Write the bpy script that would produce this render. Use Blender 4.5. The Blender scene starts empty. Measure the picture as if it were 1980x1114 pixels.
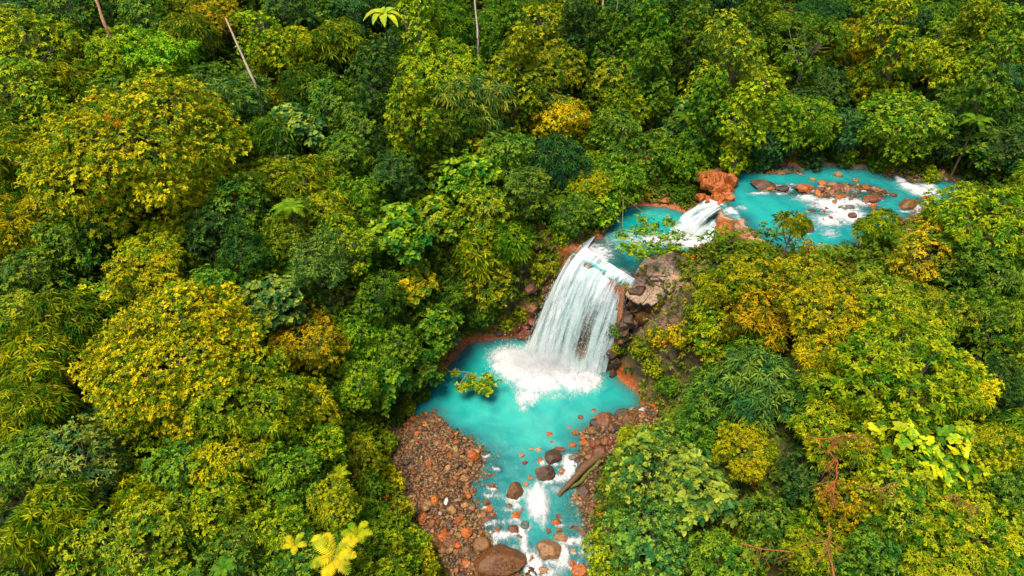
import bpy, math, numpy as np
from mathutils import Vector, Matrix, Euler

# ------------------------------------------------------------------ camera, sky, sun, exposure
SC = bpy.context.scene
H, PITCH, F, CX, CY = 57.0, math.radians(40.0), 1338.0, 990.0, 557.0
cam_d = bpy.data.cameras.new('camera'); cam = bpy.data.objects.new('camera', cam_d)
SC.collection.objects.link(cam); SC.camera = cam
cam.location = (0, 0, H); cam.rotation_euler = (math.pi/2 - PITCH, 0, 0)
cam_d.sensor_width = 36.0; cam_d.lens = 36.0*F/1980.0; cam_d.clip_end = 3000; cam_d.clip_start = 0.5
SUN_EL, SUN_AZ = math.radians(70), math.radians(-140)      # azimuth measured from +Y towards +X
world = bpy.data.worlds.new('World'); SC.world = world; world.use_nodes = True
wn = world.node_tree.nodes; sky = wn.new('ShaderNodeTexSky'); sky.sky_type = 'NISHITA'; sky.sun_disc = False
sky.sun_elevation = SUN_EL; sky.sun_rotation = SUN_AZ; sky.air_density = 1.0; sky.dust_density = 2.0
world.node_tree.links.new(sky.outputs[0], wn['Background'].inputs[0]); wn['Background'].inputs[1].default_value = 0.115
sun_d = bpy.data.lights.new('sun', 'SUN'); sun = bpy.data.objects.new('sun', sun_d); SC.collection.objects.link(sun)
sun_d.energy = 3.8; sun_d.angle = math.radians(24); sun_d.color = (1.0, 0.91, 0.72)
sd = Vector((math.sin(SUN_AZ)*math.cos(SUN_EL), math.cos(SUN_AZ)*math.cos(SUN_EL), math.sin(SUN_EL)))
sun.rotation_euler = sd.to_track_quat('Z', 'Y').to_euler()
SC.view_settings.view_transform = 'Standard'; SC.view_settings.look = 'None'
SC.view_settings.exposure = 0.78; SC.view_settings.gamma = 1.0
SC.cycles.max_bounces = 5; SC.cycles.diffuse_bounces = 2; SC.cycles.glossy_bounces = 2
SC.cycles.transmission_bounces = 3; SC.cycles.transparent_max_bounces = 12
SC.cycles.use_denoising = True
try: SC.cycles.denoiser = 'OPENIMAGEDENOISE'
except Exception: pass

# ------------------------------------------------------------------ helpers
rng = np.random.default_rng(7)
def link(o): SC.collection.objects.link(o); return o
def smooth(t): t = np.clip(t, 0, 1); return t*t*(3-2*t)
def _hash(i, j, k, s):
    with np.errstate(over='ignore'):
        n = (i*374761393 + j*668265263 + k*2147483647*3 + s*1274126177).astype(np.uint32)
        n = (n ^ (n >> np.uint32(13)))*np.uint32(1274126177)
        n = n ^ (n >> np.uint32(16))
    return n.astype(np.float64)/4294967295.0
def vnoise(P, s=0):
    P = np.asarray(P, float); I = np.floor(P).astype(np.int64); Fr = P-I; U = Fr*Fr*(3-2*Fr); r = 0
    for a in (0, 1):
        wa = U[:, 0] if a else 1-U[:, 0]
        for b in (0, 1):
            wb = U[:, 1] if b else 1-U[:, 1]
            for c in (0, 1):
                wc = U[:, 2] if c else 1-U[:, 2]
                r = r + wa*wb*wc*_hash(I[:, 0]+a, I[:, 1]+b, I[:, 2]+c, s)
    return r*2-1
def fbm(P, s=0, o=3):
    P = np.asarray(P, float); r = 0; a = 1.0; t = 0
    for i in range(o): r = r + a*vnoise(P*2**i + 17.3*i, s+i); t += a; a *= .5
    return r/t
def n2(x, y, f, s=0, o=3):
    x = np.asarray(x, float).ravel(); y = np.asarray(y, float).ravel()
    return fbm(np.stack([x*f, y*f, x*0+.37], 1), s, o)
def norm(v): return v/np.maximum(np.linalg.norm(v, axis=-1, keepdims=True), 1e-9)

def mesh(name, V, Fs, lv=None, smooth_=False, mats=(), extra=None):
    """V (n,3); Fs: list of (m,k) index arrays"""
    me = bpy.data.meshes.new(name); V = np.ascontiguousarray(V, np.float32)
    me.vertices.add(len(V)); me.vertices.foreach_set('co', V.ravel())
    Fs = [np.asarray(f, np.int32) for f in Fs if len(f)]
    idx = np.concatenate([f.ravel() for f in Fs]); cnt = np.concatenate([np.full(len(f), f.shape[1], np.int32) for f in Fs])
    me.loops.add(len(idx)); me.loops.foreach_set('vertex_index', idx)
    me.polygons.add(len(cnt)); me.polygons.foreach_set('loop_start', np.concatenate([[0], np.cumsum(cnt)[:-1]]).astype(np.int32))
    me.polygons.foreach_set('use_smooth', np.full(len(cnt), smooth_, bool))
    if lv is not None:
        a = me.attributes.new('lv', 'FLOAT_VECTOR', 'POINT'); a.data.foreach_set('vector', np.ascontiguousarray(lv, np.float32).ravel())
    for k, v in (extra or {}).items():
        a = me.attributes.new(k, 'FLOAT', 'POINT'); a.data.foreach_set('value', np.ascontiguousarray(v, np.float32))
    for m in mats: me.materials.append(m)
    me.update(calc_edges=True); me.validate(); return me
def grid_faces(nu, nv):
    i = np.arange((nu-1)*(nv-1)); a = (i//(nv-1))*nv + i % (nv-1)
    return np.stack([a, a+nv, a+nv+1, a+1], 1)
def obj(name, me, parent=None, loc=None, rot=None, scale=None, color=None):
    o = bpy.data.objects.new(name, me); link(o)
    if parent: o.parent = parent
    if loc is not None: o.location = loc
    if rot is not None: o.rotation_euler = rot
    if scale is not None: o.scale = scale
    if color is not None: o.color = (*color[:3], 1)
    return o
def tag(o, label=None, cat=None, group=None, kind=None):
    if label: o['label'] = label
    if cat: o['category'] = cat
    if group: o['group'] = group
    if kind: o['kind'] = kind
    return o
def tube(P, R, n=6):
    P = np.asarray(P, float); R = np.asarray(R, float)*np.ones(len(P)); T = norm(np.gradient(P, axis=0))
    ref = np.array([0.13, 0.31, 0.94]); A = norm(np.cross(T, ref)); B = np.cross(T, A)
    th = np.linspace(0, 2*np.pi, n, endpoint=False)
    V = P[:, None] + R[:, None, None]*(np.cos(th)[None, :, None]*A[:, None] + np.sin(th)[None, :, None]*B[:, None])
    V = V.reshape(-1, 3); f = []
    for i in range(len(P)-1):
        for j in range(n):
            a = i*n+j; b = i*n+(j+1) % n; f.append((a, b, b+n, a+n))
    return V, np.array(f)
class Geo:
    def __init__(s): s.V = []; s.Q = []; s.T = []; s.L = []; s.n = 0
    def add(s, V, Q=None, T=None, lv=None):
        s.V.append(V)
        if Q is not None: s.Q.append(np.asarray(Q)+s.n)
        if T is not None: s.T.append(np.asarray(T)+s.n)
        s.L.append(lv if lv is not None else np.tile([[.5, .5, 0]], (len(V), 1))); s.n += len(V); return s
    def mesh(s, name, mats, smooth_=False):
        fs = []
        if s.Q: fs.append(np.concatenate(s.Q))
        if s.T: fs.append(np.concatenate(s.T))
        return mesh(name, np.concatenate(s.V), fs, np.concatenate(s.L), smooth_, mats)

# ------------------------------------------------------------------ image point -> world point on a real level
def ray(px, py):
    u = (np.asarray(px, float)-CX)/F; v = (CY-np.asarray(py, float))/F
    c, s = math.cos(PITCH), math.sin(PITCH)
    return np.stack([u, c + v*s, -s + v*c], -1)
def at_z(px, py, z):
    d = ray(px, py); t = (z-H)/d[..., 2]; return np.stack([d[..., 0]*t, d[..., 1]*t, d[..., 2]*0+z], -1)
def lvl(y):                                        # level of the lower pool and of the stream that leaves it
    return -np.clip((44.0-np.asarray(y, float))/14.0, 0, 1.4)*1.7
def at_low(px, py):
    z = 0.0
    for _ in range(5): p = at_z(px, py, z); z = float(lvl(p[1]))
    return p
UP, RV = 12.0, 15.0
POOL_PX = [(1035,652),(1000,652),(960,655),(910,662),(893,680),(868,705),(838,733),(808,765),(785,790),(775,830),(800,808),(840,800),(870,830),(905,850),(925,870),(930,900),(915,920),(905,950),(912,985),(930,1010),(935,1060),(960,1085),(1010,1114),(1015,1180),(1020,1300),(1230,1300),(1215,1180),(1175,1120),(1152,1080),(1140,1020),(1135,985),(1128,940),(1120,900),(1135,860),(1125,835),(1180,806),(1225,797),(1243,785),(1230,757),(1195,728),(1163,708),(1110,690)]
BANK_PX = [(775,800),(840,800),(870,830),(905,850),(925,870),(930,900),(915,920),(905,950),(915,985),(930,1010),(945,1060),(975,1085),(1010,1114),(1015,1180),(1020,1300),(890,1300),(880,1180),(868,1114),(838,1060),(805,1010),(780,960),(762,900),(764,850)]
RUB_PX = [(1125,835),(1180,803),(1245,790),(1270,800),(1265,830),(1225,850),(1190,880),(1160,910),(1150,950),(1150,985),(1128,985),(1115,930),(1120,890),(1130,860)]
UP_PX = [(1120,492),(1140,472),(1168,452),(1187,428),(1205,402),(1245,396),(1290,400),(1328,412),(1350,402),(1385,400),(1400,420),(1378,440),(1366,470),(1330,492),(1290,488),(1258,496),(1240,516),(1218,540),(1205,552),(1160,520)]
RV_PX = [(1408,326),(1500,321),(1600,320),(1680,327),(1720,337),(1760,347),(1822,342),(1850,350),(1862,372),(1856,400),(1835,420),(1800,410),(1750,430),(1730,450),(1700,480),(1650,482),(1600,490),(1540,500),(1500,478),(1450,458),(1436,425),(1404,412),(1398,390),(1405,350)]
POOL = np.array([at_low(*p)[:2] for p in POOL_PX]); BANK = np.array([at_low(*p)[:2] for p in BANK_PX]); RUB = np.array([at_low(*p)[:2] for p in RUB_PX])
UPP = np.array([at_z(*p, UP)[:2] for p in UP_PX]); RIV = np.array([at_z(*p, RV)[:2] for p in RV_PX])
def sdf(P, poly):                                   # signed distance, negative inside
    P = np.asarray(P, float); x, y = P[:, 0], P[:, 1]; d = np.full(len(P), 1e9); ins = np.zeros(len(P), bool); n = len(poly)
    for i in range(n):
        a, b = poly[i], poly[(i+1) % n]; e = b-a; w = P-a
        t = np.clip((w@e)/(e@e), 0, 1); d = np.minimum(d, np.hypot(w[:, 0]-t*e[0], w[:, 1]-t*e[1]))
        c = ((a[1] > y) != (b[1] > y)) & (x < (b[0]-a[0])*(y-a[1])/((b[1]-a[1]) or 1e-9)+a[0]); ins ^= c
    return np.where(ins, -d, d)
FALL_C = np.array([6.5, 57.5])                      # about the middle of the lower fall
SHOAL_PX = [(1640,368,64,14,1.1),(1515,368,50,10,.95),(1575,374,48,11,1.0),(1600,408,40,8,.6),(1670,395,30,9,.7),(1500,332,60,5,.9),(1700,372,22,14,.8),(1610,392,70,9,.35),(1690,408,30,20,.6),(1600,430,60,10,.35),(1450,452,24,10,.9),(1740,340,16,8,.7),(1860,345,120,10,.9),(1780,400,40,20,.6)]
def blobs_at(P, px, z):
    f = np.zeros(len(P))
    for a, b, rx, ry, k in px:
        c = at_z(a, b, z); e = at_z(a+rx, b, z); g = at_z(a, b+ry, z); f = np.maximum(f, k*np.exp(-(((P[:, 0]-c[0])/(e[0]-c[0]))**2+((P[:, 1]-c[1])/(c[1]-g[1]))**2)*.7))
    return f
def plateau(x, y):
    h = 13.2 + 1.6*n2(x, y, .045, 3) + .42*np.maximum(0, y-76) - .1*np.maximum(0, y-110)
    h += .16*np.maximum(0, -x-4)*smooth((y-50)/25)
    h -= 5.5*smooth((50-y)/22)*smooth((16-x)/18)*smooth((x+45)/20)      # the left bank is lower downstream
    h += 2.0*smooth((x-18)/15)*smooth((58-y)/20)
    h += 1.7*smooth((66-y)/6)*smooth((y-50)/8)*smooth((x-28)/10)
    k = smooth((9-sdf(np.stack([x, y], 1), RIV))/5)
    return np.maximum(h, h*(1-k)+k*(RV+1.2))
def terrain(x, y, full=False):
    x = np.asarray(x, float).ravel(); y = np.asarray(y, float).ravel(); P = np.stack([x, y], 1)
    wob = .35*n2(x, y, .5, 11, 3)
    dp = sdf(P, POOL)+wob; db = sdf(P, BANK); dr = sdf(P, RUB); du = sdf(P, UPP)+wob*.6; dv = sdf(P, RIV)+wob
    L = lvl(y)
    near = smooth((y-47)/6)                          # gorge wall near the fall, gentler banks downstream
    left = smooth((4-x)/10)
    steep = (1.15+.25*n2(x, y, .1, 5)) + near*(2.6-1.2*left)
    dflat = np.minimum(np.minimum(dp, db), dr)
    low = L + .12 + steep*np.maximum(dflat, 0) 
    bed = L - np.minimum(1.6, .05+.34*np.maximum(-dp, 0)*(.35+.65*smooth((y-42)/5)))+.12*n2(x, y, 1.1, 8)
    low = np.where(dp < 0, bed, low)
    inb = np.minimum(db, dr) < 0
    bank = L + .12 + np.minimum(.55, .3*np.maximum(dp, 0)) + .18*n2(x, y, .7, 9)*smooth(dp/1.5)+ .7*smooth(dp/3)*(dr < 0)
    low = np.where(inb & (dp >= 0), bank, low)
    upv = np.where(du < 0, UP - np.minimum(.9, .05+.45*np.maximum(-du, 0))*(.15+.85*smooth((np.hypot(x-8.2, y-58)-3.4)/2.2)), UP -.12 + (.22 + np.maximum(du, 0)*.55 + .25*n2(x, y, .8, 15)*smooth(du/1.))*smooth((np.hypot(x-9.0, y-56.6)-2.9)/1.2))
    rvv = np.where(dv < 0, RV - np.minimum(.7, .04+.3*np.maximum(-dv, 0)), RV + .1 + np.maximum(dv, 0)*(.35+.35*smooth((y-72)/6)) + .2*n2(x, y, .8, 16)*smooth(dv))
    shoal = blobs_at(P, SHOAL_PX, RV); rvv = np.where(dv < 0, rvv + np.clip(shoal*1.5, 0, 1)*(RV-.02+.10*n2(x, y, 1.3, 18)-rvv), rvv)
    # the upper pool counts only up to a step in front of the river
    pl = plateau(x, y)
    t = np.minimum(pl, np.minimum(upv, rvv)); t = np.where((du < 0), upv, t); t = np.where((dv < 0) & (du > 0), rvv, t)
    near_lip = (low < t) & (du > .35)
    t = np.where(near_lip, low, t)
    lp = at_z(1405, 402, RV); gap = smooth((2.9-np.hypot(x-lp[0], y-lp[1]))/1.0)
    lev = RV+.3-.6*gap+.25*n2(x, y, .9, 19)*(1-gap)-2.6*np.maximum(0, dv-.9)
    t = np.where((dv > 0) & (du > .2), np.maximum(t, lev), t)
    lc = at_z(1262, 548, UP); lm = smooth((5.2-np.hypot(x-lc[0], (y-lc[1])*1.1))/1.6)*(du > .3)*(dp > 1.0)*(1-near_lip)
    q = t*1.9+x*.35+y*.9+.5*n2(x, y, .8, 20); fr = q-np.floor(q); t = t+lm*((smooth((fr-.5)*3+.5)-fr)/1.9*.9+.25*n2(x, y, 1.4, 21))
    if full: return t, dp, du, dv, db, dr, L
    return t
def Tz(x, y): return float(terrain([x], [y])[0])
# cached height field for quick look-ups
_gx = np.arange(-110, 140, .5); _gy = np.arange(0, 230, .5)
_X, _Y = np.meshgrid(_gx, _gy, indexing='ij'); _TZ = terrain(_X, _Y).reshape(_X.shape)
def Tq(x, y):
    i = np.clip((np.asarray(x)+110)/.5, 0, len(_gx)-1.01); j = np.clip(np.asarray(y)/.5, 0, len(_gy)-1.01)
    i0 = i.astype(int) if hasattr(i, 'astype') else int(i); j0 = j.astype(int) if hasattr(j, 'astype') else int(j); a = i-i0; b = j-j0
    return (_TZ[i0, j0]*(1-a)*(1-b)+_TZ[i0+1, j0]*a*(1-b)+_TZ[i0, j0+1]*(1-a)*b+_TZ[i0+1, j0+1]*a*b)
def march(px, py, h):                               # first point on the sight line h metres above the ground
    d = ray(px, py); t = np.arange(15, 260, .25); P = np.array([0, 0, H])+d[None]*t[:, None]
    g = P[:, 2]-Tq(P[:, 0], P[:, 1])-h; k = np.argmax(g <= 0)
    if g[k] > 0: k = len(t)-1
    return P[k], float(t[k])                          # t is the depth along the optical axis

HOLLOWS = [(145,745,30),(62,205,26),(80,262,22),(1850,565,34),(1950,800,34),(1560,945,30),(138,60,20),(300,120,16),(1470,100,22),(1340,130,18),(1620,215,20),(1485,160,20),(1890,150,18),(1250,215,18),(1565,300,14),(560,150,16),(1870,1090,20),(215,470,26)]
_hw = []
for a, b, rr in HOLLOWS:
    p, d = march(a, b, 3.0); _hw.append((p[0], p[1], rr*d/F))
_rx = at_z(1405, 440, 13.5); _ry = at_z(1465, 468, RV)
def keep_clear(x, y):                                # bare rock and the dark hollows between trees carry no bushes
    k = (np.hypot(x-_rx[0], y-_rx[1]) > 3.3) & (np.hypot((x-_ry[0])*.6, y-_ry[1]) > 2.3)
    for a, b, r_ in _hw: k &= np.hypot(x-a, y-b) > r_
    return k
# ------------------------------------------------------------------ materials
def newmat(name):
    m = bpy.data.materials.new(name); m.use_nodes = True; nt = m.node_tree; nt.nodes.clear(); return m, nt
class N:
    def __init__(s, nt): s.nt = nt
    def __call__(s, t, ins=None, **kw):
        n = s.nt.nodes.new(t)
        for k, v in kw.items(): setattr(n, k, v)
        for k, v in (ins or {}).items():
            if isinstance(v, bpy.types.NodeSocket): s.nt.links.new(v, n.inputs[k])
            else: n.inputs[k].default_value = v
        return n
    def math(s, op, a, b=0.0, clamp=False): return s('ShaderNodeMath', {0: a, 1: b}, operation=op, use_clamp=clamp).outputs[0]
    def mix(s, f, a, b, bt='MIX'):
        n = s('ShaderNodeMix', None, data_type='RGBA', blend_type=bt)
        for k, v in ((0, f), (6, a), (7, b)):
            if isinstance(v, bpy.types.NodeSocket): s.nt.links.new(v, n.inputs[k])
            else: n.inputs[k].default_value = v
        return n.outputs[2]
    def ramp(s, f, a, b): return s('ShaderNodeMapRange', {0: f, 1: a, 2: b}, interpolation_type='SMOOTHSTEP').outputs[0]
    def noise(s, vec, scale, detail=3, rough=.6, dist=0): return s('ShaderNodeTexNoise', {'Vector': vec, 'Scale': scale, 'Detail': detail, 'Roughness': rough, 'Distortion': dist}).outputs[0]
def c4(r, g, b): return (r, g, b, 1)

def leaf_mat(name, rough=.65, spec=.09, trans=.2):
    m, nt = newmat(name); n = N(nt)
    info = n('ShaderNodeObjectInfo'); lv = n('ShaderNodeAttribute', attribute_name='lv'); sp = n('ShaderNodeSeparateXYZ', {0: lv.outputs['Vector']})
    pos = n('ShaderNodeNewGeometry').outputs['Position']
    big = n.noise(pos, .22, 2)
    deep = n.mix(1.0, info.outputs['Color'], c4(.3, .66, 1.35), 'MULTIPLY')
    patch = n.math('ADD', n.math('MULTIPLY', n.noise(pos, .7, 3, .6), .8), n.math('MULTIPLY', sp.outputs[0], .35))
    base = n.mix(n.ramp(patch, .42, .68), deep, n.mix(1.0, info.outputs['Color'], c4(1.2, 1.12, 1), 'MULTIPLY'))
    # hue and value wander per clump, per leaf and over metres
    k = n.math('ADD', n.math('MULTIPLY', sp.outputs[0], .6), n.math('MULTIPLY', big, .75))
    hsv = n('ShaderNodeHueSaturation', {'Hue': n('ShaderNodeMapRange', {0: k, 1: .15, 2: 1.1, 3: .455, 4: .53}).outputs[0],
                                        'Saturation': 1.0, 'Value': n('ShaderNodeMapRange', {0: n.math('ADD', n.math('MULTIPLY', sp.outputs[1], .5), n.math('MULTIPLY', sp.outputs[0], .5)), 1: .1, 2: 1, 3: .45, 4: 1.55}).outputs[0],
                                        'Color': base})
    hsv.inputs['Hue'].default_value = .5
    # hue is inverted so that light clumps go to yellow
    inv = n('ShaderNodeMapRange', {0: k, 1: .2, 2: 1.1, 3: .53, 4: .485}).outputs[0]; nt.links.new(inv, hsv.inputs['Hue'])
    orange = n.mix(sp.outputs[1], c4(.62, .2, .008), c4(.55, .08, .006))
    col = n.mix(n.ramp(sp.outputs[2], .4, .6), hsv.outputs[0], orange)
    p = n('ShaderNodeBsdfPrincipled', {'Base Color': col, 'Roughness': rough, 'Specular IOR Level': spec})
    tr = n('ShaderNodeBsdfTranslucent', {'Color': n.mix(.35, col, c4(.35, .4, .01))})
    ms = n('ShaderNodeMixShader', {0: trans, 1: p.outputs[0], 2: tr.outputs[0]})
    out = n('ShaderNodeOutputMaterial'); nt.links.new(ms.outputs[0], out.inputs[0]); return m
M_LEAF = leaf_mat('leaf'); M_GLOSS = leaf_mat('glossy_leaf', .5, .16, .22)

def bark_mat():
    m, nt = newmat('bark'); n = N(nt); co = n('ShaderNodeTexCoord').outputs['Object']; info = n('ShaderNodeObjectInfo')
    st = n('ShaderNodeMapping', {0: co, 3: (6, 6, 1.2)}).outputs[0]; a = n.noise(st, 1.5, 5); 
    col = n.mix(n.ramp(a, .3, .7), n.mix(1.0, info.outputs['Color'], c4(.35, .35, .35), 'MULTIPLY'), info.outputs['Color'])
    b = n('ShaderNodeBump', {'Strength': .6, 'Distance': .05, 'Height': a})
    p = n('ShaderNodeBsdfPrincipled', {'Base Color': col, 'Roughness': .85, 'Normal': b.outputs[0]})
    out = n('ShaderNodeOutputMaterial'); nt.links.new(p.outputs[0], out.inputs[0]); return m
M_BARK = bark_mat()

def rock_mat():
    m, nt = newmat('rock'); n = N(nt); info = n('ShaderNodeObjectInfo'); co = n('ShaderNodeTexCoord').outputs['Object']
    wp = n('ShaderNodeNewGeometry'); pos = wp.outputs['Position']
    a = n.noise(pos, 1.1, 5, .65); b = n.noise(pos, 5.0, 5, .7); c = n.noise(pos, .9, 4, .6, .6)
    tint = info.outputs['Color']
    dark = n.mix(1.0, tint, c4(.22, .19, .19), 'MULTIPLY')
    col = n.mix(n.ramp(b, .32, .62), dark, tint)
    col = n.mix(n.math('MULTIPLY', n.ramp(a, .5, .68), .35), col, c4(.42, .1, .012))        # iron-orange coat in patches
    col = n.mix(n.math('MULTIPLY', n.ramp(c, .6, .72), .6), col, c4(.1, .1, .02))            # moss and algae film
    sep = n('ShaderNodeSeparateXYZ', {0: wp.outputs['Normal']})
    h = n.math('ADD', n.math('MULTIPLY', a, .6), n.math('MULTIPLY', b, .4))
    bp = n('ShaderNodeBump', {'Strength': 1.0, 'Distance': .2, 'Height': h})
    r = n('ShaderNodeMapRange', {0: b, 1: .3, 2: .7, 3: .35, 4: .75}).outputs[0]
    p = n('ShaderNodeBsdfPrincipled', {'Base Color': col, 'Roughness': r, 'Normal': bp.outputs[0]})
    out = n('ShaderNodeOutputMaterial'); nt.links.new(p.outputs[0], out.inputs[0]); return m
M_ROCK = rock_mat()

def ground_mat():
    m, nt = newmat('earth_and_rock'); n = N(nt); g = n('ShaderNodeNewGeometry'); pos = g.outputs['Position']
    A = lambda s: n('ShaderNodeAttribute', attribute_name=s).outputs['Fac']
    nz = n('ShaderNodeSeparateXYZ', {0: g.outputs['True Normal']}).outputs[2]
    a = n.noise(pos, .6, 5, .65); b = n.noise(pos, 3.2, 6, .7); f = n.noise(pos, 11, 4, .7)
    st = n('ShaderNodeMapping', {0: pos, 3: (.5, .5, 3.2)}).outputs[0]; strata = n.noise(st, 1.1, 5, .7, .5)
    soil = n.mix(b, c4(.012, .014, .004), c4(.04, .035, .008))
    rock = n.mix(n.ramp(strata, .35, .65), c4(.03, .022, .018), c4(.16, .085, .045))
    rock = n.mix(n.math('MULTIPLY', n.ramp(a, .48, .62), .75), rock, c4(.3, .075, .012))
    moss = n.mix(b, c4(.02, .04, .004), c4(.09, .1, .006))
    flat = n.ramp(nz, .55, .85)
    veg = n.math('MULTIPLY', n.ramp(n.math('ADD', a, n.math('MULTIPLY', b, .5)), .6, .85), .8)
    col = n.mix(flat, n.mix(n.math('MULTIPLY', veg, .8), rock, moss), n.mix(veg, soil, moss))
    orange = n.mix(n.ramp(n.math('ADD', n.math('MULTIPLY', b, .6), n.math('MULTIPLY', f, .4)), .35, .68), c4(.12, .03, .01), c4(.6, .13, .012))
    om = n.math('MULTIPLY', A('orange'), n.math('ADD', .55, n.ramp(b, .3, .6)), True)
    col = n.mix(om, col, orange)
    pale = n.mix(n.ramp(f, .3, .6), c4(.3, .13, .07), c4(.62, .36, .22))
    col = n.mix(A('pale'), col, pale)
    cr = n('ShaderNodeTexVoronoi', {'Vector': n('ShaderNodeMapping', {0: pos, 2: (.2, .3, .7), 3: (.55, 1.5, 2.2)}).outputs[0], 'Scale': 1.1, 'Randomness': 1.0}, feature='DISTANCE_TO_EDGE').outputs[0]
    lay = n.mix(n.ramp(n.noise(pos, 2.4, 6, .7), .3, .7), c4(.12, .07, .04), c4(.42, .28, .18)); lay = n.mix(n.ramp(cr, .0, .07), c4(.03, .018, .012), lay); lay = n.mix(n.math('MULTIPLY', n.ramp(a, .52, .66), .6), lay, c4(.3, .1, .03))
    col = n.mix(A('ledge'), col, lay)
    peb = n('ShaderNodeTexVoronoi', {'Vector': pos, 'Scale': 4.2}); sepc = n('ShaderNodeSeparateColor', {0: peb.outputs['Color']})
    pc = n.mix(sepc.outputs[0], c4(.07, .03, .014), c4(.42, .15, .03)); pc = n.mix(n.ramp(peb.outputs['Distance'], .25, .55), pc, c4(.03, .014, .007))
    gm = A('gravel'); col = n.mix(gm, col, pc)
    h = n.math('ADD', n.math('MULTIPLY', b, .7), n.math('MULTIPLY', f, .3)); h = n.math('SUBTRACT', h, n.math('MULTIPLY', n.math('MULTIPLY', peb.outputs['Distance'], gm), 1.2))
    bp = n('ShaderNodeBump', {'Strength': .9, 'Distance': .22, 'Height': h})
    p = n('ShaderNodeBsdfPrincipled', {'Base Color': col, 'Roughness': n('ShaderNodeMapRange', {0: A('wet'), 1: 0, 2: 1, 3: .85, 4: .35}).outputs[0], 'Normal': bp.outputs[0]})
    out = n('ShaderNodeOutputMaterial'); nt.links.new(p.outputs[0], out.inputs[0]); return m
M_GROUND = ground_mat()

def water_mat():
    m, nt = newmat('turquoise_water'); n = N(nt); pos = n('ShaderNodeNewGeometry').outputs['Position']
    A = lambda s: n('ShaderNodeAttribute', attribute_name=s).outputs['Fac']
    dep, foam, milk, rough = A('depth'), A('foam'), A('milk'), A('rough')
    wv = n.noise(pos, 2.6, 4, .62, .4); wf = n.noise(pos, 7.5, 4, .7, .8); w1 = n.noise(pos, .22, 4, .6, .8)
    col = n.mix(n.ramp(w1, .3, .7), c4(.0, .215, .215), c4(.018, .35, .30))
    col = n.mix(n.ramp(dep, .9, .15), col, c4(.02, .24, .26))
    col = n.mix(milk, col, c4(.12, .44, .37))
    # foam: lace of bright water where the mask is strong
    st = n('ShaderNodeVectorMath', {0: pos, 1: n('ShaderNodeVectorMath', {0: n('ShaderNodeTexNoise', {'Vector': pos, 'Scale': 1.6, 'Detail': 3}).outputs['Color'], 1: (1.1, 1.1, 1.1)}, operation='MULTIPLY').outputs[0]}, operation='ADD').outputs[0]
    fl = A('flow'); wa = n('ShaderNodeMapping', {0: st, 3: (.55, 1.7, 1)}).outputs[0]; wb = n('ShaderNodeMapping', {0: st, 3: (1.7, .6, 1)}).outputs[0]
    mxv = n('ShaderNodeMix', None, data_type='VECTOR'); nt.links.new(fl, mxv.inputs[0]); nt.links.new(wa, mxv.inputs[4]); nt.links.new(wb, mxv.inputs[5])
    fn = n.noise(mxv.outputs[1], 2.1, 7, .74, .5)
    ff = n.ramp(n.math('ADD', fn, n.math('MULTIPLY', n.math('SUBTRACT', foam, .5), .55)), .5, .82)
    speck = n.math('MULTIPLY', n.ramp(n.math('ADD', wf, n.math('MULTIPLY', rough, .12)), .69, .78), .55)
    ff = n.math('MAXIMUM', ff, n.math('MULTIPLY', speck, n.ramp(rough, .1, .9)))
    col = n.mix(ff, col, c4(.48, .48, .5))
    hgt = n.math('ADD', n.math('MULTIPLY', wv, n.math('ADD', .35, rough)), n.math('ADD', n.math('MULTIPLY', wf, n.math('ADD', .12, n.math('MULTIPLY', rough, .45))), n.math('MULTIPLY', ff, .5)))
    bp = n('ShaderNodeBump', {'Strength': .55, 'Distance': .22, 'Height': hgt})
    rr = n.math('ADD', .12, n.math('MULTIPLY', ff, .6))
    p = n('ShaderNodeBsdfPrincipled', {'Base Color': col, 'Roughness': rr, 'Normal': bp.outputs[0], 'IOR': 1.33})
    tr = n('ShaderNodeBsdfTransparent', {0: c4(.55, .93, .93)})
    al = n.math('SUBTRACT', 1.0, n.math('POWER', 2.718, n.math('MULTIPLY', dep, -3.0)))
    al = n.math('MAXIMUM', n.math('MAXIMUM', al, ff), .2)
    ms = n('ShaderNodeMixShader', {0: al, 1: tr.outputs[0], 2: p.outputs[0]})
    out = n('ShaderNodeOutputMaterial'); nt.links.new(ms.outputs[0], out.inputs[0]); return m
M_WATER = water_mat()

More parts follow.
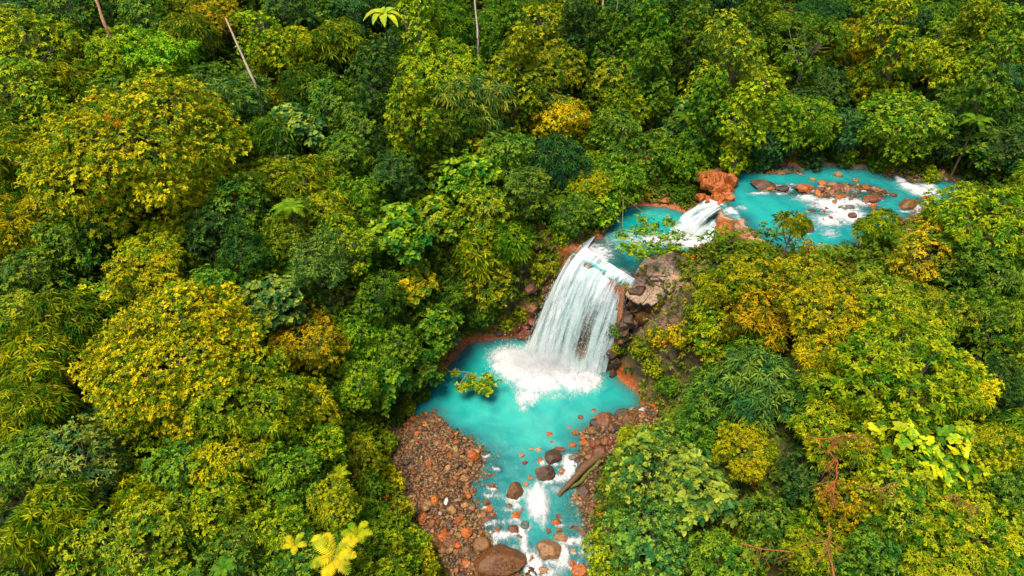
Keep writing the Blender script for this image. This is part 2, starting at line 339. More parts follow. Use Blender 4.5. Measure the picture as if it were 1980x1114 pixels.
def fall_mat(name, lo, hi, seed, us=26.0, vs=1.6):
    m, nt = newmat(name); n = N(nt); uv = n('ShaderNodeAttribute', attribute_name='lv').outputs['Vector']; s = n('ShaderNodeSeparateXYZ', {0: uv})
    a1 = n('ShaderNodeMapping', {0: uv, 1: (seed, seed*1.7, 0), 3: (us, vs, 0)}).outputs[0]
    a2 = n('ShaderNodeMapping', {0: uv, 1: (seed*2.1, seed, 0), 3: (us*.3, vs*.8, 0)}).outputs[0]
    a3 = n('ShaderNodeMapping', {0: uv, 1: (seed*1.1, seed*3, 0), 3: (us*3.4, vs*9, 0)}).outputs[0]
    x = n.noise(a1, 1.0, 4, .65, .35); y = n.noise(a2, 1.0, 3, .6, .3); z = n.noise(a3, 1.0, 4, .7)
    k = n.math('ADD', n.math('ADD', n.math('MULTIPLY', x, .42), n.math('MULTIPLY', y, .46)), n.math('MULTIPLY', z, .2))
    thin = s.outputs[2]                                   # 0 solid water, 1 thinned out
    al = n.ramp(n.math('SUBTRACT', k, n.math('MULTIPLY', thin, .17)), lo, hi)
    bp = n('ShaderNodeBump', {'Strength': .5, 'Distance': .15, 'Height': k})
    col = n.mix(n.ramp(x, .3, .6), c4(.55, .68, .7), c4(.82, .81, .82))
    p = n('ShaderNodeBsdfPrincipled', {'Base Color': col, 'Roughness': .55, 'Normal': bp.outputs[0], 'IOR': 1.33})
    tl = n('ShaderNodeBsdfTranslucent', {'Color': c4(.8, .87, .9)})
    q = n('ShaderNodeMixShader', {0: .3, 1: p.outputs[0], 2: tl.outputs[0]})
    tr = n('ShaderNodeBsdfTransparent', {0: c4(.93, .98, .98)})
    ms = n('ShaderNodeMixShader', {0: al, 1: tr.outputs[0], 2: q.outputs[0]})
    out = n('ShaderNodeOutputMaterial'); nt.links.new(ms.outputs[0], out.inputs[0]); return m
def spray_mat():
    m, nt = newmat('white_spray'); n = N(nt)
    p = n('ShaderNodeBsdfPrincipled', {'Base Color': c4(.86, .86, .88), 'Roughness': .5}); tl = n('ShaderNodeBsdfTranslucent', {'Color': c4(.86, .86, .88)})
    q = n('ShaderNodeMixShader', {0: .5, 1: p.outputs[0], 2: tl.outputs[0]})
    out = n('ShaderNodeOutputMaterial'); nt.links.new(q.outputs[0], out.inputs[0]); return m
M_SPRAY = spray_mat()
# ------------------------------------------------------------------ the ground: one sheet to the horizon
def axis(a0, a1, fine, lo, hi):
    c = list(np.arange(a0, a1, fine)); s = fine
    x = a1
    while x < hi: c.append(x); s = min(s*1.12, 40); x += s
    c.append(hi); x = a0; s = fine; L = []
    while x > lo: s = min(s*1.12, 40); x -= s; L.append(x)
    return np.array(L[::-1]+c)
gx = axis(-14, 48, .22, -900, 900); gy = axis(26, 78, .22, -300, 1400)
X, Y = np.meshgrid(gx, gy, indexing='ij'); sh = X.shape
t, dp, du, dv, db, dr, L = terrain(X, Y, True)
V = np.stack([X.ravel(), Y.ravel(), t], 1)
G = np.gradient(t.reshape(sh), gx, gy); slope = np.hypot(G[0], G[1]).ravel(); st = smooth((slope-.7)/1.2)
nx = -G[0].ravel(); ny = -G[1].ravel(); nl = np.sqrt(nx**2+ny**2+1)
# rock relief on the steep faces: blocky ledges pushed out along the face
q = np.stack([V[:, 0]*.55, V[:, 1]*.55, V[:, 2]*1.1], 1); led = fbm(q, 40, 4)*1.1 + .35*np.sign(fbm(q*1.7, 44, 2))*np.abs(fbm(q*1.7, 44, 2))**.5
amp = st*np.where(t > L+.25, 1, 0)*smooth((np.minimum(dp, 99))/.6)
V[:, 0] += nx/nl*led*amp*.7; V[:, 1] += ny/nl*led*amp*.7; V[:, 2] += led*.12*amp
dmin = np.minimum(np.abs(dp), np.minimum(np.abs(du), np.abs(dv)))
wn_ = n2(X, Y, .35, 60)
hgt_low = t-L
orange = smooth((.6+.7*wn_-np.maximum(np.where(hgt_low < 3, dp, 9), 0))/.5)*smooth((Y.ravel()-40)/6)*(.45+.9*smooth(n2(X, Y, .9, 61)+.5))
orange = np.maximum(orange, .7*smooth((1.3+1.6*wn_-np.where(t > 10, np.abs(np.minimum(du, dv)), 9))/1.0)*(X.ravel() < 34))
_d0 = 0; dlip = np.abs(sdf(V[:, :2], UPP)); lipz = smooth((3.4-np.hypot(V[:, 0]-8.4, V[:, 1]-57.5))/1.5)
orange = np.maximum(orange, smooth((3.8+1.6*wn_-np.hypot(V[:, 0]-6.8, V[:, 1]-58.3))/1.2)*(t > 1)*.8)
orange = np.maximum(orange, .75*smooth((2.2+1.6*wn_-dv)/1.)*(dv > -.5)*(X.ravel() < 30)*smooth(n2(X, Y, .5, 63)+.7))
orange *= 1-.75*smooth((slope-1.2)/1.)*smooth((t-1.2)/1.)*smooth(n2(X, Y, .8, 64)+.75)
lc = at_z(1262, 548, UP); ledge = smooth((5.0+1.2*wn_-np.hypot(V[:, 0]-lc[0], (V[:, 1]-lc[1])*1.1))/.8)*(du > .2)*(t > 5.5)*smooth((X.ravel()-12.4-.5*wn_)/.7)
orange = orange*(1-ledge*.7)
pale = smooth((.9-np.abs(dv))/.5)*(X.ravel() < 33)*(X.ravel() > 22)*(Y.ravel() < 66)*.8
gravel = np.maximum(smooth(-db/.5), smooth(-dr/.5)); gravel = np.maximum(gravel, smooth(-dp/.3)*smooth((47-Y.ravel())/4)*.9)
gravel = np.maximum(gravel, smooth(-dv/.3)*.8)
wet = smooth((1.5-dmin)/1.0)
me = mesh('ground', V, [grid_faces(*sh)], None, True, [M_GROUND], {'orange': orange, 'pale': pale, 'gravel': gravel, 'wet': wet, 'ledge': ledge})
tag(obj('ground', me), 'rain forest floor and gorge slopes around the turquoise pools', kind='structure')

# ------------------------------------------------------------------ water sheets
LOWFOAM = [(1010,705,62,32,1.25),(985,690,48,28,1.1),(1040,735,60,30,1.1),(1120,735,48,26,1.25),(1020,765,30,22,.8),(1075,715,80,28,1.3),(1012,785,16,22,.55),(1075,765,60,14,.45),
  (1040,972,22,38,1.35),(1036,950,30,14,.9),(1050,1000,16,28,.9),(1100,905,16,26,1.15),(1085,925,30,14,.9),(1098,888,14,14,.8),(1075,948,14,12,.6),
  (1030,1092,22,32,1.2),(1014,1055,12,34,.9),(1010,1030,12,26,.7),(970,1010,40,8,.55),(968,1035,34,16,.75),(1002,980,14,10,.9),(995,1060,40,8,.5),(950,985,30,10,.4),(1060,1110,30,20,.7),
  (1110,1045,40,14,.7),(1090,1070,14,36,.75),(1135,1060,24,36,.65),(1080,1090,20,26,.6),(1120,1095,34,20,.55),(1000,905,26,10,.35),(965,960,30,14,.45),(990,965,16,20,.7),(1005,945,22,8,.6),(1000,1012,20,10,.6),(955,1048,26,10,.6),(1110,1015,30,10,.4)]
UPFOAM = [(1335,455,34,26,1.5),(1300,465,34,18,1.0),(1265,465,44,14,.8),(1215,458,40,18,.55),(1345,478,18,10,.8),(1240,480,34,12,.45),(1350,438,26,18,1.2),(1150,490,50,26,.7),(1175,470,36,26,.5),(1130,478,26,20,.8),(1195,530,40,16,.95),(1160,500,34,18,.9)]
RVFOAM = [(1610,398,52,18,1.05),(1640,418,44,20,1.05),(1600,428,40,16,.8),(1560,385,34,10,.8),(1510,365,26,9,.8),(1575,370,26,8,.6),(1650,392,36,12,.8),(1605,450,30,12,.6),(1530,358,16,6,.6),(1790,372,34,11,1.15),(1760,362,26,9,1.1),(1740,350,12,9,1.1),(1775,405,18,14,.9),(1412,408,20,10,1.0),(1436,402,14,8,.6),(1425,430,26,18,.6),(1795,360,22,8,.8),(1480,340,20,6,.3),(1655,372,20,6,.5)]
for px, py, w in [(997,950,32),(1056,918,36),(1068,883,33),(1063,1066,52),(984,980,20),(996,998,18),(1015,1016,17),(993,1023,22),(1003,1036,18),(962,1024,22),(943,1006,24),(940,972,20),(943,953,18),(951,939,20),(1082,1010,18),(1084,1038,26),(1105,1090,20),(1108,1066,14),(1047,890,17),(959,904,13),(1020,1070,20),(939,877,16),(1115,890,20)]:
    LOWFOAM += [(px+w*.1, py+w*.42, w*.62, 4+w*.08, .78), (px-w*.45, py+w*.2, 4, w*.4, .6), (px+w*.5, py+w*.25, 4, w*.4, .6)]
for px, py, w in [(1475,361,44),(1512,368,24),(1555,369,34),(1590,356,15),(1627,382,24),(1686,386,32),(1638,403,34),(1589,426,14),(1558,443,26),(1755,398,38),(1673,366,12),(1648,418,14),(1604,422,12)]:
    RVFOAM += [(px-w*.1, py+w*.3, w*.7, 3.5, .75), (px+w*.55, py, w*.35, 4, .6)]
def foam_field(P, blobs, z):
    f = np.zeros(len(P))
    for px, py, rx, ry, a in blobs:
        c = at_low(px, py) if z is None else at_z(px, py, z); e = at_low(px+rx, py) if z is None else at_z(px+rx, py, z); g = at_low(px, py+ry) if z is None else at_z(px, py+ry, z)
        sx = abs(e[0]-c[0]); sy = abs(c[1]-g[1]); d = ((P[:, 0]-c[0])/sx)**2 + ((P[:, 1]-c[1])/sy)**2
        a = a if a > .85 else a+.18; f = np.maximum(f, a*np.exp(-d*.75)) + .12*a*np.exp(-d*.9)
    return np.clip(f, 0, 1.3)
def water(name, label, poly, z, blobs, roughf, res=.2, pad=1.6, milk=None, cut=None):
    x = np.arange(poly[:, 0].min()-pad, poly[:, 0].max()+pad, res); y = np.arange(max(poly[:, 1].min()-pad, 18), poly[:, 1].max()+pad, res)
    Xw, Yw = np.meshgrid(x, y, indexing='ij'); P = np.stack([Xw.ravel(), Yw.ravel()], 1); s = sdf(P, poly)
    lev = lvl(P[:, 1]) if z is None else np.full(len(P), z)
    tz = terrain(P[:, 0], P[:, 1]); dep = np.clip(lev-tz, 0, 3)
    foam = foam_field(P, blobs, z); rf = roughf(P)
    w = fbm(np.c_[P*1.3, P[:, :1]*0], 70, 3)*(.05+.22*np.clip(rf, 0, 1)) + np.maximum(0, fbm(np.c_[P*1.1, P[:, :1]*0+5], 75, 4)+.4)*.45*np.clip(foam-.35, 0, 1)
    Vw = np.c_[P, lev + w*smooth(-s/.4+.6) - .02]
    Fw = grid_faces(*Xw.shape); ok = (s < pad) & (lev-tz > -.5) & (lev-tz < 2.4)
    if cut is not None: ok &= cut(P)
    Fw = Fw[ok[Fw].all(1)]; used = np.unique(Fw); mp = -np.ones(len(Vw), int); mp[used] = np.arange(len(used))
    mk = np.zeros(len(P)) if milk is None else milk(P)
    me = mesh(name, Vw[used], [mp[Fw]], None, True, [M_WATER], {'depth': dep[used], 'foam': foam[used], 'milk': mk[used], 'rough': np.clip(rf, 0, 1)[used], 'flow': np.full(len(used), 1.0 if z is None else 0.0)})
    return tag(obj(name, me), label, kind='structure')
def milk_low(P):
    c = at_z(1040, 800, 0); d = ((P[:, 0]-c[0])/7)**2 + ((P[:, 1]-c[1])/4.5)**2; return .55*np.exp(-d)*(.6+.6*n2(P[:, 0], P[:, 1], .6, 81))
water('pool', 'turquoise plunge pool with the stream that runs out of it over stones', POOL, None, LOWFOAM, lambda P: smooth((46-P[:, 1])/5)*.9+.03, milk=milk_low)
water('water', 'small turquoise pool between the two falls', UPP, UP, UPFOAM, lambda P: .35+.4*smooth((9.5-P[:, 0])/2), res=.15, pad=.8)
water('river', 'turquoise river with rapids above the falls', RIV, RV, RVFOAM, lambda P: .2+.5*smooth((P[:, 0]-32)/6), res=.2, pad=.5)

# ------------------------------------------------------------------ the falls
def polyline(pts, u):
    pts = np.asarray(pts, float); s = np.r_[0, np.cumsum(np.linalg.norm(np.diff(pts, axis=0), axis=1))]; s /= s[-1]
    return np.stack([np.interp(u, s, pts[:, k]) for k in range(3)], 1)
def curtain(name, lip, base, out, mat, parent, thinf, nu=90, nv=110, wob=.25, seed=0, pow_=.55):
    u = np.linspace(0, 1, nu); v = np.linspace(0, 1, nv); A = polyline(lip, u); B = polyline(base, u)
    U, W = np.meshgrid(u, v, indexing='ij'); a = A[:, None]; b = B[:, None]; w = W[..., None]
    xy = a[..., :2]+(b[..., :2]-a[..., :2])*(w**pow_); z = a[..., 2:]+(b[..., 2:]-a[..., 2:])*(w**1.15)
    P = np.concatenate([xy, z], 2); dirn = norm((B-A)[:, :2]*1.0+np.array([-.35, -.8]))[:, None]
    nf = fbm(np.stack([U.ravel()*14+seed, W.ravel()*2.2, U.ravel()*0+seed], 1), 90+seed, 4).reshape(U.shape)
    P[..., :2] += dirn*(out + wob*nf*smooth(W*4))[..., None]
    lv = np.stack([U, W, thinf(U, W)], 2).reshape(-1, 3)
    me = mesh(name, P.reshape(-1, 3), [grid_faces(nu, nv)], lv, True, [mat]); return obj(name, me, parent)
M_F1 = fall_mat('falling_water', .44, .62, 3.1); M_F2 = fall_mat('falling_water_fine', .46, .64, 9.7, 34, 2.2); M_F3 = fall_mat('falling_water_back', .30, .50, 5.3, 20, 1.2)
def droplets(name, pts, size, parent):
    n = len(pts); tet = np.array([[1, 1, 1], [1, -1, -1], [-1, 1, -1], [-1, -1, 1]])*.5; r = rng.random((n, 1, 1))*.9+.35
    Vd = pts[:, None] + tet[None]*r*size*(1+.5*rng.random((n, 4, 3))); i = np.arange(n)[:, None]*4
    T = np.concatenate([i+[0, 1, 2], i+[0, 3, 1], i+[0, 2, 3], i+[1, 3, 2]]); me = mesh(name, Vd.reshape(-1, 3), [T], None, False, [M_SPRAY])
    o = obj(name, me, parent); o['kind'] = 'stuff'; return o
wf = link(bpy.data.objects.new('waterfall', None)); wf.location = (0, 0, 0)
tag(wf, 'tall white waterfall pouring over the lip into the plunge pool', 'waterfall')
lip = [at_z(1150, 458, UP+.3), at_z(1134, 482, UP+.22), at_z(1162, 502, UP+.12), at_z(1190, 520, UP+.12), at_z(1216, 540, UP+.14)]
base = [at_z(1020, 668, 0), at_z(1035, 690, 0), at_z(1080, 704, 0), at_z(1120, 714, 0), at_z(1158, 722, 0)]
lip = [p+np.array([-.12, -.3, .3]) for p in lip]; lip[-1] = lip[-1]+np.array([.75, -.35, -.05]); base[-1] = base[-1]+np.array([.45, -.1, 0])
def thin1(U, W): 
    g = np.exp(-((U-.66)/.12)**2)*smooth((W-.2)*3)*1.6*smooth((1.02-W)*5); g2 = np.exp(-((U-.42-.05*W)/.05)**2)*smooth((W-.1)*4)*.9+np.exp(-((U-.22)/.03)**2)*smooth((W-.3)*4)*.6+np.exp(-((U-.84)/.03)**2)*smooth((W-.25)*4)*.8+np.exp(-((U-.55)/.1)**2)*smooth((.22-W)*6)*.5
    nz = n2(U, U*0+3, 11, 66, 3).reshape(U.shape); edge = .8*smooth((.05+.16*nz-W)/.09)+smooth((.06-U)/.06)+smooth((U-.95)/.05); return np.clip(g+g2+edge*1.2-.5*smooth((W-.85)*7), -.6, 2)
curtain('falling_water', lip, base, -.25, M_F3, wf, lambda U, W: thin1(U, W)*.75-.1, seed=1)
curtain('falling_water', lip, base, .15, M_F1, wf, thin1, seed=2, wob=.5)
curtain('falling_water', lip, base, .6, M_F2, wf, lambda U, W: thin1(U, W)+.25, seed=4, wob=.7)
# spray hanging at the foot and flying off the curtain
u = rng.random(2600); v = rng.random(2600)**.6; A_, B_ = polyline(lip, u), polyline(base, u)
pp = np.c_[A_[:, :2]+(B_[:, :2]-A_[:, :2])*(v**.55)[:, None], A_[:, 2]+(B_[:, 2]-A_[:, 2])*v**1.15] + rng.normal(0, 1, (2600, 3))*[.35, .35, .3]+np.array([-.3, -.8, 0])*rng.random((2600, 1))
droplets('spray', pp, .05, wf)
fc = [(1000,700,30,18),(1045,712,40,16),(1100,722,40,14),(1130,736,20,14),(985,690,24,16),(1010,725,22,18)]
pts = []
for px, py, rx, ry in fc:
    c = at_z(px, py, 0); e = at_z(px+rx, py, 0); g = at_z(px, py+ry, 0); k = 350; z = rng.exponential(.5, k)
    pts.append(np.c_[c[0]+rng.normal(0, .62, k)*abs(e[0]-c[0]), c[1]+rng.normal(0, .62, k)*abs(c[1]-g[1]), z])
droplets('splash', np.concatenate(pts), .055, wf)
# second fall
w2 = link(bpy.data.objects.new('waterfall', None)); tag(w2, 'short white cascade between two orange rocks above the small upper pool', 'waterfall')
lip2 = [at_z(1368, 384, RV+.1), at_z(1392, 392, RV), at_z(1418, 404, RV+.05), at_z(1436, 422, RV)]
base2 = [at_z(1312, 424, UP), at_z(1326, 444, UP), at_z(1346, 462, UP), at_z(1374, 476, UP)]
tf = lambda U, W: 1.2*smooth((.1-U)/.1)+1.2*smooth((U-.9)/.1)+.1+1.3*np.exp(-((U-.55)/.12)**2)*smooth((.9-W)*3)
curtain('falling_water', lip2, base2, 0, M_F3, w2, lambda U, W: tf(U, W)*.9+.25, 60, 70, .45, 6, .75)
curtain('falling_water', lip2, base2, .3, M_F1, w2, lambda U, W: tf(U, W)+.5, 60, 70, .6, 8, .75)
pts = []
for px, py, rx, ry in [(1335,455,22,14),(1350,440,22,18),(1310,462,24,10)]:
    c = at_z(px, py, UP); e = at_z(px+rx, py, UP); g = at_z(px, py+ry, UP); k = 300
    pts.append(np.c_[c[0]+rng.normal(0, .6, k)*abs(e[0]-c[0]), c[1]+rng.normal(0, .6, k)*abs(c[1]-g[1]), UP+rng.exponential(.35, k)])
droplets('splash', np.concatenate(pts), .055, w2)

def mist(loc, rad, dens, parent):
    m, nt = newmat('mist'); n = N(nt); co = n('ShaderNodeTexCoord').outputs['Object']; r_ = n('ShaderNodeVectorMath', {0: co}, operation='LENGTH').outputs['Value']
    f = n.math('MULTIPLY', n.ramp(r_, 1.0, .15), n.ramp(n.noise(n('ShaderNodeNewGeometry').outputs['Position'], .8, 3, .6), .3, .7))
    v = n('ShaderNodeVolumePrincipled', {'Color': c4(.97, .98, 1), 'Density': n.math('MULTIPLY', f, dens)}); out = n('ShaderNodeOutputMaterial'); nt.links.new(v.outputs[0], out.inputs['Volume'])
    V, T = ico(3); me = mesh('mist', V, [T], None, True, [m]); o = obj('mist', me, parent, tuple(loc), scale=rad); o['kind'] = 'stuff'
def ico(sub):
    import bmesh
    bm = bmesh.new(); bmesh.ops.create_icosphere(bm, subdivisions=sub, radius=1.0); bm.verts.ensure_lookup_table()
    V = np.array([v.co[:] for v in bm.verts]); T = np.array([[v.index for v in f.verts] for f in bm.faces]); bm.free(); return V, T
c = at_z(1060, 712, 0); mist(c+[0, .5, .7], (6.2, 3.1, 3.0), .95, wf)
c = at_z(1338, 458, UP); mist(c+[0, .2, .3], (2.6, 1.8, 1.4), 1.2, w2)
SC.cycles.volume_bounces = 1; SC.cycles.volume_step_rate = 2
# ------------------------------------------------------------------ foliage
def leaves(P, Nn, k, Ln, W, spread=(.9, 1.45), droop=.25, hexed=False, mark=None, seed=0, up=0.0):
    """k leaves fanned round every twig tip P with normal Nn -> verts, quads, lv"""
    r = np.random.default_rng(seed); n = len(P); Nn = norm(Nn)
    ref = np.where(np.abs(Nn[:, 2:]) < .9, np.array([[0, 0, 1.]]), np.array([[1., 0, 0]])); A = norm(np.cross(Nn, ref)); B = np.cross(Nn, A)
    az = (np.arange(k)[None]*2*np.pi/k + r.random((n, 1))*6.28 + r.normal(0, .35, (n, k))); el = r.uniform(*spread, (n, k))
    D = np.cos(el)[..., None]*Nn[:, None] + np.sin(el)[..., None]*(np.cos(az)[..., None]*A[:, None]+np.sin(az)[..., None]*B[:, None])
    D[..., 2] += up; D = norm(D); S = norm(np.cross(D, Nn[:, None]) + r.normal(0, .25, D.shape)); U = np.cross(S, D)
    L = Ln*(.65+.6*r.random((n, k, 1))); Wd = W*(.7+.5*r.random((n, k, 1))); b = P[:, None]+D*L*.06
    g = np.zeros_like(D); g[..., 2] = -1
    if hexed:
        pts = [b, b+D*L*.3+S*Wd*.46+U*Wd*.1+g*L*droop*.08, b+D*L*.72+S*Wd*.4+U*Wd*.1+g*L*droop*.5, b+D*L+g*L*droop, b+D*L*.72-S*Wd*.4+U*Wd*.1+g*L*droop*.5, b+D*L*.3-S*Wd*.46+U*Wd*.1+g*L*droop*.08]
        m = 6; q = np.array([[0, 1, 2, 3], [0, 3, 4, 5]])
    else:
        pts = [b, b+D*L*.5+S*Wd*.5+U*Wd*.12+g*L*droop*.2, b+D*L+g*L*droop, b+D*L*.5-S*Wd*.5+U*Wd*.12+g*L*droop*.2]; m = 4; q = np.array([[0, 1, 2, 3]])
    V = np.stack(pts, 2).reshape(-1, 3); i = np.arange(n*k)[:, None, None]*m; Q = (i+q[None]).reshape(-1, 4)
    cr = r.random((n, 1))*np.ones((1, k)); lr = r.random((n, k)); mk = (np.zeros(n) if mark is None else mark)[:, None]*np.ones((1, k))
    lv = np.stack([cr, lr, mk], 2).reshape(-1, 1, 3)*np.ones((1, m, 1)); return V, Q, lv.reshape(-1, 3)

def crown_points(lobes, dens, seed, gap=.25, gs=.95, bottom=-.35, shell=.3, rough=.25, inner=.35):
    r = np.random.default_rng(seed); PP = []; NN = []
    for li, (c, rad) in enumerate(lobes):
        c = np.array(c, float); rad = np.array(rad, float)*np.ones(3)
        area = 4*np.pi*((rad[0]*rad[1])**1.6/3+(rad[0]*rad[2])**1.6/3+(rad[1]*rad[2])**1.6/3)**(1/1.6); n = int(area*dens)
        for part, (cnt, lo) in enumerate(((n, 0), (int(n*inner), 1))):
            d = norm(r.normal(0, 1, (cnt, 3))); keep = (d[:, 2] > bottom) | (r.random(cnt) < .25); d = d[keep]
            rr = 1+rough*(1.6*fbm(d*2.4+li*9.1+seed, seed, 3)+1.1*vnoise(d*1.1+li*4.7+seed, seed+2))-shell*r.random(len(d))**2
            if lo: rr *= .72
            p = c+d*rad*rr[:, None]; nn = norm(d/rad)
            ok = np.ones(len(p), bool)
            for lj, (c2, r2) in enumerate(lobes):
                if lj != li: ok &= np.linalg.norm((p-np.array(c2))/(np.array(r2)*np.ones(3)), axis=1) > .8
            if not lo: ok &= vnoise(p*gs+seed*3.1, seed+5) > -1+2*gap*.9
            PP.append(p[ok]); NN.append(nn[ok])
    return np.concatenate(PP), np.concatenate(NN)

def make_crown(name, lobes, dens, leaf, seed, flowers=0.0, fp=.6, **kw):
    dens = dens*(1.4 if leaf['Ln'] < .5 else 1.3)
    P, Nn = crown_points(lobes, dens, seed, **kw); r = np.random.default_rng(seed+100)
    Nn = norm(Nn*.75+np.array([0, 0, fp])+r.normal(0, .28, Nn.shape))
    mk = (fbm(P*.9+3, seed+9, 2) > .72-flowers*.6).astype(float)*(r.random(len(P)) < .6) if flowers > 0 else None
    alt = fbm(P*.55+11, seed+31, 2) > .3; LF = [leaf, ALT[seed % 3]]; G2 = Geo()
    for k_, sel in enumerate((~alt, alt)):
        if sel.sum() < 5: continue
        V, Q, lv = leaves(P[sel], Nn[sel], mark=None if mk is None else mk[sel], seed=seed+k_, **LF[k_]); G2.add(V, Q, None, lv)
    V = np.concatenate(G2.V); Q = np.concatenate(G2.Q); lv = np.concatenate(G2.L); return mesh(name, V, [Q], lv, False, [M_LEAF if not leaf.get('hexed') else M_GLOSS])

def make_trunk(name, h, r0, lobes, seed, bend=.6):
    r = np.random.default_rng(seed); g = Geo(); n = 9; t = np.linspace(0, 1, n); off = np.cumsum(r.normal(0, bend/n**.5, (n, 2)), 0); off -= off[0]; off *= (1-t[:, None]*.6)
    P = np.c_[off, -2+t*(h*.95+2)]; V, Q = tube(P, r0*(1.25-.75*t), 8); g.add(V, Q)
    for c, rad in lobes[:9]:
        c = np.array(c); s = P[int(n*(.5+.3*r.random()))]; e = c+np.array([0, 0, -.1*np.min(rad)]); m = (s+e)/2+np.array([0, 0, -.15*np.linalg.norm(e-s)])
        tt = np.linspace(0, 1, 7)[:, None]; L = (1-tt)**2*s+2*tt*(1-tt)*m+tt**2*e; V, Q = tube(L, r0*(.55-.42*tt[:, 0]), 5); g.add(V, Q)
        for _ in range(3):
            d = norm(r.normal(0, 1, 3)+np.array([0, 0, .5])); e2 = e+d*np.min(rad)*.8; tt2 = np.linspace(0, 1, 4)[:, None]
            V, Q = tube(L[4]+(e2-L[4])*tt2, r0*(.25-.17*tt2[:, 0]), 4); g.add(V, Q)
    return g.mesh(name, [M_BARK], True)

def lobes_dome(R, h, n, seed, flat=.62):
    r = np.random.default_rng(seed); L = [((0, 0, h), (R*.6, R*.6, R*flat*.7))]
    for i in range(n):
        a = i*2.39996+r.random()*.5; q = R*(.28+.55*math.sqrt((i+.5)/n)); s = R*r.uniform(.24, .38)
        L.append(((q*math.cos(a), q*math.sin(a), h+R*flat*(.72-.95*(q/R)**2)+r.normal(0, .04)*R), (s, s, s*.75)))
    return L+skirt(R, h-.35*R, 8, seed, .66, .34)
def skirt(R, z, n, seed, q, s):
    r = np.random.default_rng(seed+50); return [((R*q*math.cos(i*6.283/n+r.normal(0, .2)), R*q*math.sin(i*6.283/n+r.normal(0, .2)), z+r.normal(0, .08)*R), (R*s*r.uniform(.8, 1.15),)*3) for i in range(n)]
def lobes_lumpy(R, h, n, seed, tall=1.0):
    r = np.random.default_rng(seed); L = []
    for i in range(n):
        a = i*2.39996+r.random(); q = R*.62*math.sqrt(i/n); s = R*r.uniform(.34, .52)
        L.append(((q*math.cos(a), q*math.sin(a), h+r.uniform(-.35, .4)*R*tall-.35*q*q/R), (s, s, s*r.uniform(.7, .95))))
    return L+skirt(R, h-.6*R, 6, seed, .5, .38)
def lobes_column(R, h, n, seed):
    r = np.random.default_rng(seed); L = []
    for i in range(n):
        f = i/(n-1); z = h+R*.5-f*h*1.05; w = R*(.45+.5*math.sin(math.pi*min(1, f*.85+.18))); a = i*2.4+r.random()
        L.append(((w*.4*math.cos(a), w*.4*math.sin(a), z), (w*.62, w*.62, h*.17)))
        a += 2.2; L.append(((w*.55*math.cos(a), w*.55*math.sin(a), z-h*.06), (w*.42, w*.42, h*.15)))
    return L
TUFT = dict(k=8, Ln=.33, W=.15, spread=(.7, 1.5), droop=.28)
FINE = dict(k=8, Ln=.23, W=.12, spread=(.5, 1.6), droop=.2)
MED = dict(k=7, Ln=.31, W=.175, spread=(.6, 1.55), droop=.3, hexed=True)
BROAD = dict(k=5, Ln=.42, W=.36, spread=(.9, 1.4), droop=.2, hexed=True)
LONG = dict(k=8, Ln=.62, W=.12, spread=(.7, 1.5), droop=.55, hexed=True)
ALT = [dict(k=6, Ln=.45, W=.11, spread=(.7, 1.5), droop=.5), dict(k=5, Ln=.3, W=.25, spread=(.8, 1.5), droop=.2, hexed=True), dict(k=9, Ln=.24, W=.11, spread=(.5, 1.6), droop=.2)]
# kind -> list of variants (R, crown centre height, crown mesh, trunk mesh)
KIND = {}
def reg(kind, R, h, lobes, dens, leaf, seed, tr=.3, **kw):
    c = make_crown(kind+'_crown', lobes, dens, leaf, seed, **kw); t = make_trunk(kind+'_trunk', h, tr, lobes, seed+3)
    KIND.setdefault(kind, []).append((R, h, c, t))
reg('dome', 9, 10, lobes_dome(9, 10, 34, 1, .92), 3.2, TUFT, 1, .45, flowers=.03, gap=.22)
reg('dome', 5.5, 9, lobes_dome(5.5, 9, 20, 2), 3.4, TUFT, 2, .35, flowers=.05, gap=.25)
reg('dome', 4.2, 8, lobes_dome(4.2, 8, 15, 3), 3.6, TUFT, 3, .3, gap=.25)
reg('fine', 7.5, 9, lobes_dome(7.5, 9, 34, 4, .75), 5.6, FINE, 4, .4, flowers=.05, gap=.2)
reg('fine', 4.5, 8, lobes_lumpy(4.5, 8, 11, 5), 5.6, FINE, 5, .3, flowers=.04)
reg('fine', 3.2, 7, lobes_lumpy(3.2, 7, 9, 6), 6.0, FINE, 6, .25)
reg('lumpy', 5.5, 9, lobes_lumpy(5.5, 9, 13, 7), 3.4, MED, 7, .35, flowers=.03)
reg('lumpy', 4.2, 8, lobes_lumpy(4.2, 8, 10, 8), 3.6, MED, 8, .3, flowers=.06)
reg('lumpy', 3.2, 7, lobes_lumpy(3.2, 7, 9, 9), 3.8, MED, 9, .25)
reg('lumpy', 4.6, 8.5, lobes_lumpy(4.6, 8.5, 15, 27), 3.4, TUFT, 27, .3, flowers=.04)
reg('lumpy', 3.5, 7.5, lobes_lumpy(3.5, 7.5, 12, 28), 4.6, FINE, 28, .25)
reg('dome', 4.9, 8, lobes_dome(4.9, 8, 16, 29, .75), 3.4, MED, 29, .3, gap=.28)
reg('fine', 3.9, 7.5, lobes_lumpy(3.9, 7.5, 14, 30, 1.2), 5.0, FINE, 30, .25)
reg('broad', 4.2, 7, lobes_lumpy(4.2, 7, 11, 10), 3.6, BROAD, 10, .22, gap=.3)
reg('broad', 2.8, 5.5, lobes_lumpy(2.8, 5.5, 8, 11), 3.8, BROAD, 11, .18, gap=.3)
reg('column', 4.5, 12, lobes_column(4.5, 12, 7, 12), 3.0, MED, 12, .4, bottom=-.8, gap=.2)
reg('column', 3.4, 11, lobes_column(3.4, 11, 7, 13), 3.8, TUFT, 13, .35, bottom=-.8, gap=.2, flowers=.05)
reg('feather', 4.0, 8, lobes_lumpy(4.0, 8, 10, 14), 2.8, LONG, 14, .28)
